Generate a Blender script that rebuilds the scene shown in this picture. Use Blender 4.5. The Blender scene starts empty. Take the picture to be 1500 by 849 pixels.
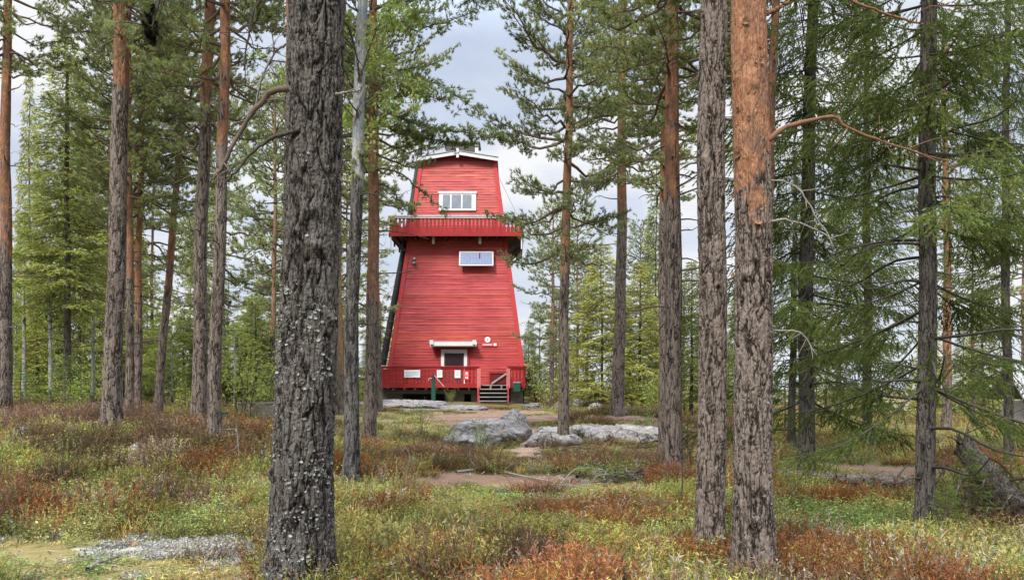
import bpy, math, random
import numpy as np

SC = bpy.context.scene
COL = SC.collection
F, HZ, CX, EYE = 1150.0, 560.0, 750.0, 1.65


def at(px, py, d):
    return np.array([(px - CX) / F * d, d, EYE - (py - HZ) / F * d])


# ------------------------------------------------------------------ numpy noise
def _h(ix, iy, s):
    n = (ix.astype(np.int64) * 374761393 + iy.astype(np.int64) * 668265263 + int(s) * 1274126177) & 0xFFFFFFFF
    n = ((n ^ (n >> 13)) * 1103515245) & 0xFFFFFFFF
    n = ((n ^ (n >> 16)) * 2246822519) & 0xFFFFFFFF
    return ((n ^ (n >> 15)) & 0xFFFFFF) / float(0xFFFFFF)


def vnoise(x, y, s=0):
    x = np.asarray(x, float); y = np.asarray(y, float)
    ix = np.floor(x); iy = np.floor(y)
    fx = x - ix; fy = y - iy
    fx = fx * fx * (3 - 2 * fx); fy = fy * fy * (3 - 2 * fy)
    a = _h(ix, iy, s); b = _h(ix + 1, iy, s); c = _h(ix, iy + 1, s); d = _h(ix + 1, iy + 1, s)
    return (a * (1 - fx) + b * fx) * (1 - fy) + (c * (1 - fx) + d * fx) * fy


def fbm(x, y, s=0, o=4):
    v = 0; amp = .5; f = 1.0; t = 0
    for k in range(o):
        v = v + amp * vnoise(np.asarray(x) * f, np.asarray(y) * f, s + 17 * k); t += amp
        amp *= .5; f *= 2.03
    return v / t


def worley(cu, cv, nu, s):
    """F1, F2 and a per-cell random, wrapping in u after nu cells"""
    iu = np.floor(cu).astype(np.int64); iv = np.floor(cv).astype(np.int64)
    f1 = np.full(cu.shape, 9.0); f2 = np.full(cu.shape, 9.0); rid = np.zeros(cu.shape)
    for du in (-1, 0, 1):
        for dv in (-1, 0, 1):
            a = iu + du; b = iv + dv
            aw = np.mod(a, nu)
            px = a + .1 + .8 * _h(aw, b, s); py = b + .1 + .8 * _h(aw, b, s + 5)
            d = np.sqrt((cu - px) ** 2 + (cv - py) ** 2)
            m = d < f1
            f2 = np.where(m, f1, np.minimum(f2, d))
            rid = np.where(m, _h(aw, b, s + 9), rid)
            f1 = np.where(m, d, f1)
    return f1, f2, rid


def sstep(a, b, x):
    t = np.clip((x - a) / (b - a), 0, 1)
    return t * t * (3 - 2 * t)


# ------------------------------------------------------------------ mesh builder
class Geo:
    def __init__(s):
        s.V = []; s.C = []; s.T = []; s.Q = []; s.mt = []; s.mq = []; s.n = 0

    def add(s, V, tris=None, quads=None, col=(1, 1, 1), mat=0):
        V = np.asarray(V, np.float32).reshape(-1, 3)
        col = np.asarray(col, np.float32)
        if col.ndim == 1:
            col = np.broadcast_to(col, (len(V), 3))
        s.V.append(V); s.C.append(col)
        if tris is not None and len(tris):
            t = np.asarray(tris, np.int64).reshape(-1, 3) + s.n
            s.T.append(t); s.mt.append(np.full(len(t), mat, np.int32))
        if quads is not None and len(quads):
            q = np.asarray(quads, np.int64).reshape(-1, 4) + s.n
            s.Q.append(q); s.mq.append(np.full(len(q), mat, np.int32))
        s.n += len(V)

    def mesh(s, name, mats, smooth=False, org=None):
        V = np.concatenate(s.V) if s.V else np.zeros((0, 3), np.float32)
        if org is not None:
            V = V - np.asarray(org, np.float32)
        C = np.concatenate(s.C)
        T = np.concatenate(s.T) if s.T else np.zeros((0, 3), np.int64)
        Q = np.concatenate(s.Q) if s.Q else np.zeros((0, 4), np.int64)
        me = bpy.data.meshes.new(name)
        me.vertices.add(len(V)); me.vertices.foreach_set('co', V.astype(np.float32).ravel())
        nl = T.size + Q.size
        me.loops.add(nl)
        me.loops.foreach_set('vertex_index', np.concatenate([T.ravel(), Q.ravel()]).astype(np.int32))
        np_ = len(T) + len(Q)
        me.polygons.add(np_)
        st = np.concatenate([np.arange(len(T)) * 3, T.size + np.arange(len(Q)) * 4]).astype(np.int32)
        me.polygons.foreach_set('loop_start', st)
        mi = np.concatenate((s.mt or [np.zeros(0, np.int32)]) + (s.mq or [np.zeros(0, np.int32)])).astype(np.int32)
        me.polygons.foreach_set('material_index', mi)
        me.polygons.foreach_set('use_smooth', np.full(np_, bool(smooth)))
        at_ = me.attributes.new('col', 'FLOAT_COLOR', 'POINT')
        at_.data.foreach_set('color', np.concatenate([C, np.ones((len(C), 1), np.float32)], 1).astype(np.float32).ravel())
        for m in mats:
            me.materials.append(m)
        me.update(calc_edges=True)
        me.validate()
        return me

    def build(s, name, mats, parent=None, smooth=False, org=None):
        if not isinstance(mats, (list, tuple)):
            mats = [mats]
        o = bpy.data.objects.new(name, s.mesh(name, mats, smooth, org))
        COL.objects.link(o)
        if parent is not None:
            o.parent = parent
        return o


BOXQ = [(0, 3, 2, 1), (4, 5, 6, 7), (0, 1, 5, 4), (1, 2, 6, 5), (2, 3, 7, 6), (3, 0, 4, 7)]


def box(g, a, b, col=(1, 1, 1), mat=0):
    x0, y0, z0 = a; x1, y1, z1 = b
    g.add([(x0, y0, z0), (x1, y0, z0), (x1, y1, z0), (x0, y1, z0), (x0, y0, z1), (x1, y0, z1), (x1, y1, z1), (x0, y1, z1)],
          quads=BOXQ, col=col, mat=mat)


def fbox(g, O, U, V, W, u, v, w, col=(1, 1, 1), mat=0):
    """box in a frame: ranges u, v, w along axes U, V, W"""
    P = [O + U * a + V * b + W * c for c in w for (a, b) in ((u[0], v[0]), (u[1], v[0]), (u[1], v[1]), (u[0], v[1]))]
    g.add(P, quads=BOXQ, col=col, mat=mat)


def beam(g, p, q, w, h, col=(1, 1, 1), mat=0):
    p = np.asarray(p, float); q = np.asarray(q, float)
    d = q - p; L = np.linalg.norm(d); d /= L
    up = np.array([0, 0, 1.0]) if abs(d[2]) < .95 else np.array([0, 1.0, 0])
    s = np.cross(d, up); s /= np.linalg.norm(s); t = np.cross(s, d)
    fbox(g, p, s, t, d, (-w / 2, w / 2), (-h / 2, h / 2), (0, L), col, mat)


def tube(g, P, R, n=6, col=(1, 1, 1), mat=0, cap=False):
    P = np.asarray(P, float); R = np.broadcast_to(np.asarray(R, float), (len(P),))
    T = np.gradient(P, axis=0); T /= np.linalg.norm(T, axis=1)[:, None] + 1e-9
    ref = np.array([0, 0, 1.0])
    if np.abs(T[:, 2]).mean() > .9:
        ref = np.array([0, 1.0, 0])
    S = np.cross(T, ref); S /= np.linalg.norm(S, axis=1)[:, None] + 1e-9
    B = np.cross(T, S)
    a = np.arange(n) / n * 2 * math.pi
    V = P[:, None] + R[:, None, None] * (np.cos(a)[None, :, None] * S[:, None] + np.sin(a)[None, :, None] * B[:, None])
    m = len(P)
    i = np.arange(m - 1)[:, None] * n; j = np.arange(n)[None]; k = (j + 1) % n
    q = np.stack([i + j, i + k, i + n + k, i + n + j], -1).reshape(-1, 4)
    if np.asarray(col).ndim == 2:
        col = np.repeat(np.asarray(col), n, 0)
    g.add(V.reshape(-1, 3), quads=q, col=col, mat=mat)
    if cap:
        for e in (0, m - 1):
            c = V[e]; g.add(np.vstack([c, c.mean(0)]), tris=[(x, (x + 1) % n, n) for x in range(n)], col=(1, 1, 1) if np.asarray(col).ndim == 2 else col, mat=mat)


def crv(pts, n=24):
    """smooth curve through points (Catmull-Rom)"""
    P = np.asarray(pts, float)
    P = np.vstack([2 * P[0] - P[1], P, 2 * P[-1] - P[-2]])
    out = []
    m = len(P) - 3
    for k in range(n + 1):
        t = k / n * m; i = min(int(t), m - 1); t -= i
        a, b, c, d = P[i:i + 4]
        out.append(.5 * (2 * b + (c - a) * t + (2 * a - 5 * b + 4 * c - d) * t * t + (3 * b - a - 3 * c + d) * t ** 3))
    return np.array(out)


def tag(o, label=None, cat=None, group=None, kind=None):
    if label: o['label'] = label
    if cat: o['category'] = cat
    if group: o['group'] = group
    if kind: o['kind'] = kind
    return o


def thing(name, label, cat, loc, group=None, rz=0):
    o = bpy.data.objects.new(name, None); COL.objects.link(o)
    o.empty_display_size = .2
    o.location = [float(v) for v in loc]; o.rotation_euler = (0, 0, rz)
    return tag(o, label, cat, group)


def put(name, me, parent, loc=(0, 0, 0), rz=0, sc=(1, 1, 1), rx=0, ry=0):
    o = bpy.data.objects.new(name, me); COL.objects.link(o)
    o.parent = parent; o.location = [float(v) for v in loc]; o.rotation_euler = (rx, ry, rz)
    o.scale = sc if hasattr(sc, '__len__') else (sc, sc, sc)
    return o


# ------------------------------------------------------------------ materials
class NT:
    def __init__(s, name):
        s.m = bpy.data.materials.new(name); s.m.use_nodes = True
        s.t = s.m.node_tree; s.t.nodes.clear()
        s.out = s.n('ShaderNodeOutputMaterial')

    def n(s, typ, **kw):
        x = s.t.nodes.new(typ)
        for k, v in kw.items():
            setattr(x, k, v)
        return x

    def l(s, a, b):
        s.t.links.new(a, b)

    def attr(s):
        x = s.n('ShaderNodeAttribute'); x.attribute_name = 'col'; return x

    def noise(s, scale, detail=4, rough=.6, vec=None, dist=0):
        x = s.n('ShaderNodeTexNoise'); x.inputs['Scale'].default_value = scale
        x.inputs['Detail'].default_value = detail; x.inputs['Roughness'].default_value = rough
        x.inputs['Distortion'].default_value = dist
        if vec is not None: s.l(vec, x.inputs['Vector'])
        return x.outputs['Fac']

    def ramp(s, fac, stops):
        x = s.n('ShaderNodeValToRGB'); e = x.color_ramp.elements
        while len(e) < len(stops): e.new(.5)
        for k, (p, c) in enumerate(stops):
            e[k].position = p
            e[k].color = (c, c, c, 1) if not hasattr(c, '__len__') else (*c, 1)
        s.l(fac, x.inputs['Fac'])
        return x.outputs['Color']

    def mix(s, fac, a, b, typ='MIX'):
        x = s.n('ShaderNodeMix', data_type='RGBA', blend_type=typ)
        for sock, v in ((x.inputs[0], fac), (x.inputs[6], a), (x.inputs[7], b)):
            if hasattr(v, 'links') or hasattr(v, 'is_linked'): s.l(v, sock)
            elif hasattr(v, '__len__'): sock.default_value = (*v, 1)
            else: sock.default_value = v if sock == x.inputs[0] else (v, v, v, 1)
        return x.outputs[2]

    def math(s, op, a, b=0.0, clamp=False):
        x = s.n('ShaderNodeMath', operation=op); x.use_clamp = clamp
        for i, v in enumerate((a, b)):
            if hasattr(v, 'is_linked'): s.l(v, x.inputs[i])
            else: x.inputs[i].default_value = v
        return x.outputs[0]

    def obj(s, scale=(1, 1, 1)):
        c = s.n('ShaderNodeTexCoord'); m = s.n('ShaderNodeMapping')
        m.inputs['Scale'].default_value = scale
        s.l(c.outputs['Object'], m.inputs['Vector']); return m.outputs['Vector']

    def bump(s, h, strength=.5, dist=.02, nrm=None):
        b = s.n('ShaderNodeBump'); b.inputs['Strength'].default_value = strength; b.inputs['Distance'].default_value = dist
        s.l(h, b.inputs['Height'])
        if nrm is not None: s.l(nrm, b.inputs['Normal'])
        return b.outputs['Normal']

    def pbr(s, col, rough=.8, spec=.3, nrm=None, metal=0):
        p = s.n('ShaderNodeBsdfPrincipled')
        if hasattr(col, 'is_linked'): s.l(col, p.inputs['Base Color'])
        else: p.inputs['Base Color'].default_value = (*col, 1)
        if hasattr(rough, 'is_linked'): s.l(rough, p.inputs['Roughness'])
        else: p.inputs['Roughness'].default_value = rough
        p.inputs['Specular IOR Level'].default_value = spec
        p.inputs['Metallic'].default_value = metal
        if nrm is not None: s.l(nrm, p.inputs['Normal'])
        s.l(p.outputs[0], s.out.inputs[0]); return s.m


def m_leaf(name, trans=.3, gloss=0.0):
    k = NT(name); a = k.attr()
    d = k.n('ShaderNodeBsdfDiffuse'); t = k.n('ShaderNodeBsdfTranslucent'); mx = k.n('ShaderNodeMixShader')
    mx.inputs[0].default_value = trans
    k.l(a.outputs['Color'], d.inputs[0])
    tc = k.mix(.35, a.outputs['Color'], (.20, .25, .07)); k.l(tc, t.inputs[0])
    k.l(d.outputs[0], mx.inputs[1]); k.l(t.outputs[0], mx.inputs[2])
    out = mx.outputs[0]
    if gloss:
        g = k.n('ShaderNodeBsdfGlossy'); g.inputs['Roughness'].default_value = .45
        m2 = k.n('ShaderNodeMixShader'); m2.inputs[0].default_value = gloss
        k.l(out, m2.inputs[1]); k.l(g.outputs[0], m2.inputs[2]); out = m2.outputs[0]
    k.l(out, k.out.inputs[0]); return k.m


def m_bark(name, plate_a, plate_b, fis, top_a, top_b, lich, vs=24.0, zs=.3, bump=.02):
    """col: R plate height, G upper-bark factor, B lichen factor"""
    k = NT(name); a = k.attr()
    sp = k.n('ShaderNodeSeparateColor'); k.l(a.outputs['Color'], sp.inputs[0])
    v = k.obj((1, 1, zs))
    vec = v
    wob = k.n('ShaderNodeTexNoise'); wob.inputs['Scale'].default_value = 9; k.l(v, wob.inputs['Vector'])
    add = k.n('ShaderNodeVectorMath', operation='MULTIPLY_ADD'); k.l(wob.outputs['Color'], add.inputs[0])
    add.inputs[1].default_value = (.05, .05, .05); k.l(v, add.inputs[2]); vec = add.outputs[0]
    vo = k.n('ShaderNodeTexVoronoi', feature='DISTANCE_TO_EDGE'); vo.inputs['Scale'].default_value = vs; k.l(vec, vo.inputs['Vector'])
    fine = k.noise(70, 5, .7, k.obj((1, 1, .45)))
    mid = k.noise(7, 4, .65, k.obj((1, 1, .6)))
    fz = k.noise(vs * .62, 3, .55, k.obj((1, 1, .16)), .8)
    fz = k.math('ABSOLUTE', k.math('SUBTRACT', fz, .5))
    e1 = k.ramp(fz, [(.0, 0), (.055, 1)])
    e2 = k.ramp(vo.outputs[0], [(.0, .55), (.10, 1)])
    edge = k.math('MULTIPLY', e1, e2)
    pl = k.math('MULTIPLY', edge, sp.outputs[0])
    pc = k.mix(k.ramp(mid, [(.35, 0), (.68, 1)]), plate_a, plate_b)
    pc = k.mix(k.ramp(fine, [(.35, .0), (.7, .8)]), pc, tuple(min(1, c * 1.7) for c in plate_b))
    base = k.mix(k.ramp(pl, [(.04, 0), (.5, 1)]), fis, pc)
    flake = k.noise(13, 6, .75, k.obj((1, 1, .7)), .9)
    tc = k.mix(k.ramp(flake, [(.38, 0), (.62, 1)]), top_a, top_b)
    tc = k.mix(k.ramp(k.noise(45, 4, .7), [(.3, .6), (.5, 0)]), tc, tuple(c * .4 for c in top_a))
    tc = k.mix(k.ramp(k.noise(5, 5, .7, k.obj((1, 1, .6))), [(.46, 0), (.62, .85)]), tc, (top_a[0] * .62, top_a[1] * .85, top_a[2] * 1.15))
    g2 = k.math('ADD', sp.outputs[1], k.math('MULTIPLY', k.math('SUBTRACT', k.noise(4.5, 5, .65, k.obj((1, 1, .5))), .5), 1.5))
    of = k.ramp(g2, [(.44, 0), (.56, 1)])
    colr = k.mix(of, base, tc)
    l2 = k.math('ADD', sp.outputs[2], k.math('MULTIPLY', k.math('SUBTRACT', k.noise(22, 5, .75), .5), 1.6))
    lf = k.ramp(l2, [(.62, 0), (.75, .85)])
    colr = k.mix(lf, colr, lich)
    h = k.math('ADD', k.math('MULTIPLY', edge, .7), k.math('MULTIPLY', fine, .6))
    return k.pbr(colr, .9, .15, k.bump(h, .8, bump))


M = {}
M['pine_bark_dark'] = m_bark('pine_bark_dark', (.047, .040, .034), (.096, .085, .076), (.012, .010, .008), (.26, .10, .046), (.36, .17, .088), (.36, .38, .33), zs=.22)
M['pine_bark'] = m_bark('pine_bark', (.085, .064, .051), (.158, .127, .106), (.018, .014, .011), (.215, .093, .049), (.34, .180, .102), (.36, .38, .33), zs=.2)
M['pine_bark_far'] = m_bark('pine_bark_far', (.095, .072, .059), (.145, .118, .10), (.035, .027, .023), (.23, .122, .074), (.33, .20, .125), (.34, .36, .30), vs=14, bump=.03)
M['spruce_bark'] = m_bark('spruce_bark', (.055, .046, .038), (.105, .092, .08), (.016, .013, .011), (.07, .06, .05), (.12, .10, .085), (.26, .28, .24), vs=36, zs=.6)
M['birch_bark'] = m_bark('birch_bark', (.045, .04, .036), (.10, .092, .085), (.02, .018, .016), (.28, .265, .245), (.44, .42, .39), (.34, .36, .30), vs=16, zs=.8)
M['needle'] = m_leaf('needle', .42)
M['leaf'] = m_leaf('leaf', .42, .02)
M['heath'] = m_leaf('heath', .25)


def m_twig(name, a_, b_):
    k = NT(name); c = k.mix(k.noise(30, 4, .7), a_, b_)
    return k.pbr(c, .9, .1)


M['twig'] = m_twig('twig', (.05, .037, .028), (.16, .12, .09))
M['twig_orange'] = m_twig('twig_orange', (.10, .052, .032), (.21, .115, .068))
M['dead_wood'] = m_twig('dead_wood', (.085, .07, .06), (.30, .28, .25))
M['dark_wood'] = m_twig('dark_wood', (.018, .015, .012), (.09, .08, .068))
M['lichen'] = m_leaf('lichen_flake', .15)


def m_paint(name, c, c2=None, rough=.65, spec=.3, streak=1.0):
    k = NT(name)
    c2 = c2 or tuple(x * .72 for x in c)
    a = k.attr()
    f = k.noise(3.0, 6, .7, k.obj((1.0, 1, 9)))
    f2 = k.noise(40, 3, .7, k.obj((.15, 1, 1)))
    colr = k.mix(k.ramp(f, [(.32, streak), (.66, 0)]), c, c2)
    colr = k.mix(k.ramp(f2, [(.62, 0), (.78, .25 * streak)]), colr, tuple(min(1, x * 1.5 + .03) for x in c))
    colr = k.mix(1.0, colr, a.outputs['Color'], 'MULTIPLY')
    return k.pbr(colr, rough, spec, k.bump(f2, .25, .006))


def m_wall():
    k = NT('red_boards'); a = k.attr()
    n1 = k.noise(.55, 6, .65, k.obj((1, 1, .8))); n2 = k.noise(2.4, 6, .75, k.obj((.5, 1, 5))); n3 = k.noise(9, 5, .7, k.obj((4, 4, .25)))
    c = k.mix(k.ramp(n1, [(.36, 0), (.66, 1)]), (.31, .028, .026), (.395, .045, .039))
    c = k.mix(k.ramp(n2, [(.34, .7), (.52, 0)]), c, (.20, .018, .020))
    c = k.mix(k.ramp(n2, [(.60, 0), (.74, .5)]), c, (.46, .095, .080))
    c = k.mix(k.ramp(n3, [(.60, 0), (.76, .45)]), c, (.19, .022, .022))
    c = k.mix(k.ramp(k.noise(28, 4, .7, k.obj((.3, 1, 1))), [(.64, 0), (.74, .5)]), c, (.40, .16, .13))
    c = k.mix(1.0, c, a.outputs['Color'], 'MULTIPLY')
    return k.pbr(c, .7, .25, k.bump(n2, .3, .012))


M['red'] = m_wall()
M['red_trim'] = m_paint('red_trim_paint', (.39, .034, .032), (.32, .024, .025))
M['red_rail'] = m_paint('red_railing_paint', (.31, .017, .016), (.20, .011, .011))
M['pink'] = m_paint('faded_red_paint', (.56, .17, .17), (.44, .10, .10))
M['white'] = m_paint('white_paint', (.60, .60, .59), (.46, .46, .45))
M['greypaint'] = m_paint('grey_paint', (.34, .34, .335), (.25, .25, .25))
M['black'] = m_paint('tarred_wood', (.018, .017, .017), (.04, .038, .035))
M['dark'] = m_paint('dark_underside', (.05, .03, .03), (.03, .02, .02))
M['green'] = m_paint('green_paint', (.012, .085, .055), (.008, .05, .035))
M['concrete'] = m_paint('concrete', (.30, .29, .28), (.18, .17, .165), .9, .1)
M['greywood'] = m_paint('grey_wood', (.34, .31, .285), (.20, .18, .16), .85, .15)
M['signred'] = m_paint('sign_red', (.62, .03, .03), (.55, .03, .03), streak=.3)
M['signwhite'] = m_paint('sign_white', (.66, .66, .65), (.58, .58, .57), streak=.4)
M['ink'] = m_paint('ink', (.25, .26, .30), (.22, .22, .26), streak=.3)


def m_glass():
    k = NT('window_glass')
    c = k.mix(k.noise(1.2, 3, .5), (.10, .115, .125), (.20, .22, .24))
    return k.pbr(c, .12, .9)


M['glass'] = m_glass()


def m_door_glass():
    k = NT('door_glass'); c = k.mix(k.noise(2.0, 3, .5), (.012, .006, .008), (.035, .014, .018))
    return k.pbr(c, .2, .5)


M['doorglass'] = m_door_glass()


def m_solar():
    k = NT('solar_cells'); v = k.obj((1, 1, 1))
    b = k.n('ShaderNodeTexBrick'); b.offset = 0; b.inputs['Scale'].default_value = 1
    for nm, val in (('Brick Width', .165), ('Row Height', .165), ('Mortar Size', .008)):
        b.inputs[nm].default_value = val
    sw = k.n('ShaderNodeSeparateXYZ'); k.l(v, sw.inputs[0]); cb = k.n('ShaderNodeCombineXYZ')
    k.l(sw.outputs[0], cb.inputs[0]); k.l(sw.outputs[2], cb.inputs[1]); k.l(cb.outputs[0], b.inputs['Vector'])
    b.inputs['Color1'].default_value = (.09, .11, .20, 1); b.inputs['Color2'].default_value = (.115, .135, .23, 1)
    b.inputs['Mortar'].default_value = (.16, .18, .25, 1)
    return k.pbr(b.outputs['Color'], .18, .8)


M['solar'] = m_solar()


def m_rock():
    k = NT('granite')
    n1 = k.noise(1.6, 7, .65); n2 = k.noise(9, 6, .7); n3 = k.noise(60, 3, .7)
    c = k.mix(k.ramp(n1, [(.35, 0), (.65, 1)]), (.15, .14, .135), (.36, .34, .325))
    c = k.mix(k.ramp(n2, [(.50, 0), (.62, .65)]), c, (.47, .46, .44))
    c = k.mix(k.ramp(n2, [(.30, .85), (.43, 0)]), c, (.07, .065, .06))
    c = k.mix(k.ramp(n3, [(.4, .35), (.6, 0)]), c, (.10, .09, .085))
    a = k.attr(); c = k.mix(1, c, a.outputs['Color'], 'MULTIPLY')
    g = k.n('ShaderNodeNewGeometry'); sz = k.n('ShaderNodeSeparateXYZ'); k.l(g.outputs['Normal'], sz.inputs[0])
    mo = k.math('MULTIPLY', k.ramp(k.noise(3.2, 5, .7), [(.55, 0), (.66, .8)]), k.ramp(sz.outputs[2], [(.35, 0), (.8, 1)]))
    c = k.mix(mo, c, (.13, .12, .045))
    vo = k.n('ShaderNodeTexVoronoi', feature='DISTANCE_TO_EDGE'); vo.inputs['Scale'].default_value = 1.1
    k.l(k.obj((1, 1, 2.2)), vo.inputs['Vector'])
    crack = k.ramp(vo.outputs[0], [(.0, 0), (.02, 1)])
    c = k.mix(crack, (.035, .03, .028), c)
    h = k.math('ADD', k.math('ADD', k.math('MULTIPLY', n2, .7), k.math('MULTIPLY', n3, .2)), k.math('MULTIPLY', crack, .3))
    return k.pbr(c, .9, .2, k.bump(h, .7, .08))


M['rock'] = m_rock()


def m_ground():
    """col: R bare earth / sand, G dry moss and straw, B pale lichen"""
    k = NT('forest_floor'); a = k.attr(); sp = k.n('ShaderNodeSeparateColor'); k.l(a.outputs['Color'], sp.inputs[0])
    n1 = k.noise(.9, 6, .65); n2 = k.noise(7, 6, .7); n3 = k.noise(45, 4, .75)
    c = k.mix(k.ramp(n1, [(.36, 0), (.64, 1)]), (.10, .09, .04), (.19, .17, .055))
    c = k.mix(k.ramp(n2, [(.42, 0), (.62, .8)]), c, (.18, .115, .06))
    c = k.mix(k.ramp(n3, [(.3, .7), (.55, 0)]), c, (.06, .045, .025))
    s = k.mix(k.ramp(n2, [(.3, 0), (.7, 1)]), (.235, .145, .105), (.33, .225, .168))
    s = k.mix(k.ramp(n3, [(.55, 0), (.72, .7)]), s, (.42, .32, .25))
    s = k.mix(k.ramp(n3, [(.40, .85), (.54, 0)]), s, (.12, .075, .05))
    s = k.mix(k.ramp(k.noise(2.2, 7, .75), [(.5, 0), (.62, .75)]), s, (.17, .105, .065))
    y = k.mix(k.ramp(n2, [(.35, 0), (.6, 1)]), (.21, .165, .055), (.42, .32, .145))
    y = k.mix(k.ramp(n3, [(.36, .8), (.54, 0)]), y, (.12, .10, .04))
    y = k.mix(k.ramp(k.noise(3.1, 7, .75), [(.48, 0), (.6, .8)]), y, (.14, .115, .045))
    li = k.mix(k.ramp(n3, [(.35, 0), (.6, 1)]), (.26, .25, .21), (.62, .60, .55))
    nz = k.math('MULTIPLY', k.math('SUBTRACT', k.noise(3.5, 8, .78), .5), 1.9)

    def msk(sock):
        return k.ramp(k.math('ADD', sock, nz), [(.40, 0), (.56, 1)])
    c = k.mix(msk(sp.outputs[1]), c, y); c = k.mix(msk(sp.outputs[2]), c, li); c = k.mix(msk(sp.outputs[0]), c, s)
    h = k.math('ADD', n2, k.math('MULTIPLY', n3, .5))
    return k.pbr(c, .95, .1, k.bump(h, .9, .07))


M['ground'] = m_ground()

# ------------------------------------------------------------------ terrain
ctrl = []


def cp(px, py, d, dz=0):
    p = at(px, py, d); ctrl.append((p[0], p[1], p[2] + dz))


for x in (-9, -5, -2, 0, 2, 5, 9):
    for y in (2, 5.5): ctrl.append((x, y, 0.0))
for c in [(440, 866, 6.2), (1105, 838, 6.9), (1040, 803, 7.9), (515, 712, 12.4), (540, 660, 19), (985, 705, 13), (825, 648, 21.5),
          (905, 606, 26), (1180, 706, 13), (1357, 778, 8.7), (165, 632, 14), (10, 615, 18), (293, 629, 16.5), (314, 648, 14),
          (190, 627, 19), (205, 622, 20), (235, 616, 21.5), (100, 745, 9.5), (60, 685, 11.5), (250, 695, 11.5), (380, 700, 12),
          (-120, 640, 13), (650, 588, 41), (740, 596, 39), (500, 590, 42), (850, 592, 42), (665, 590, 55), (560, 604, 29), (640, 608, 28), (600, 596, 35),
          (742, 608, 29), (742, 600, 34), (765, 655, 22.5), (768, 628, 25.5), (765, 700, 13.8), (850, 712, 13), (690, 658, 21.6), (880, 658, 20.8), (960, 656, 20.8), (860, 606, 29),
          (1290, 690, 16), (1200, 645, 25), (1400, 645, 22), (1600, 700, 14), (980, 612, 35), (1080, 612, 38), (600, 665, 18), (700, 730, 11),
          (1250, 612, 42), (1450, 622, 42), (60, 606, 28), (300, 604, 30), (450, 603, 32), (-150, 606, 25), (200, 596, 45), (1000, 650, 22)]:
    cp(*c)
for x, y, z in [(-40, 60, .6), (-15, 75, .2), (10, 70, -.6), (35, 65, -1.5), (-70, 60, .5), (70, 60, -3), (0, 110, -6), (60, 110, -8),
                (-80, 110, -3), (-40, 20, 1), (40, 18, .0), (-30, 4, .3), (30, 4, -.2), (0, -12, 0), (-40, -15, 0), (40, -15, 0),
                (-120, 30, 1), (120, 30, -4), (0, 180, -12), (-150, 180, -10), (150, 180, -14)]:
    ctrl.append((x, y, z))
ctrl = np.array(ctrl)


def _tps(r):
    return np.where(r > 1e-9, r * r * np.log(r + 1e-12), 0)


_n = len(ctrl)
_K = _tps(np.hypot(ctrl[:, None, 0] - ctrl[None, :, 0], ctrl[:, None, 1] - ctrl[None, :, 1])) + np.eye(_n) * .6
_P = np.c_[np.ones(_n), ctrl[:, :2]]
_A = np.block([[_K, _P], [_P.T, np.zeros((3, 3))]])
_W = np.linalg.solve(_A, np.r_[ctrl[:, 2], 0, 0, 0])


def Hgt(x, y):
    x = np.asarray(x, float); y = np.asarray(y, float); sh = x.shape
    x = x.ravel(); y = y.ravel()
    xc = np.clip(x, -150, 150); yc = np.clip(y, -15, 180)
    out = np.empty(len(x))
    for i in range(0, len(x), 20000):
        r = np.hypot(xc[i:i + 20000, None] - ctrl[None, :, 0], yc[i:i + 20000, None] - ctrl[None, :, 1])
        out[i:i + 20000] = _tps(r) @ _W[:_n] + _W[_n] + _W[_n + 1] * xc[i:i + 20000] + _W[_n + 2] * yc[i:i + 20000]
    out += .09 * (fbm(x * .9, y * .9, 3, 4) - .5) * np.clip(y / 10, .6, 1)
    return out.reshape(sh)


def hz(x, y):
    return float(Hgt(np.array([x]), np.array([y]))[0])


def ground_px(px, py, lo=4, hi=60):
    for d in np.arange(lo, hi, .1):
        p = at(px, py, d)
        if p[2] <= hz(p[0], p[1]): return p
    return at(px, py, hi)


# bare ground: the path from the steps and the clearing
PATH = [np.array([ground_px(*q)[:2] for q in pl]) for pl in (
    [(724, 599), (745, 612), (772, 632), (778, 655), (770, 668)],)]
PATCH = []  # centre, rx, ry, channel


def patch(px, py, rx, ry, ch):
    p = ground_px(px, py); PATCH.append((p[0], p[1], rx, ry, ch))


for a in [(725, 700, 1.3, 1.0, 0), (650, 704, .9, .5, 0), (800, 705, .9, .8, 0), (850, 714, 1.2, .9, 1), (1290, 690, 1.2, 1.9, 0), (1215, 682, .5, 1.1, 0),
          (745, 603, 2.1, 3.4, 0), (800, 610, 1.3, 1.6, 0), (935, 612, 1.4, .7, 0),
          (60, 820, 2.2, .9, 1), (230, 835, 1.6, .8, 1), (-60, 830, 1.6, .9, 1), (270, 808, 1.0, .45, 2), (340, 815, .6, .4, 2), (500, 825, .35, .3, 2),
          (180, 850, 1.0, .4, 1), (640, 600, 1.8, 2.0, 1), (820, 604, 1.5, 1.2, 1), (610, 612, 3.2, 3.0, 1), (690, 612, 1.6, 2.2, 0), (525, 612, 2.2, 2.0, 1)]:
    patch(*a)


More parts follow.
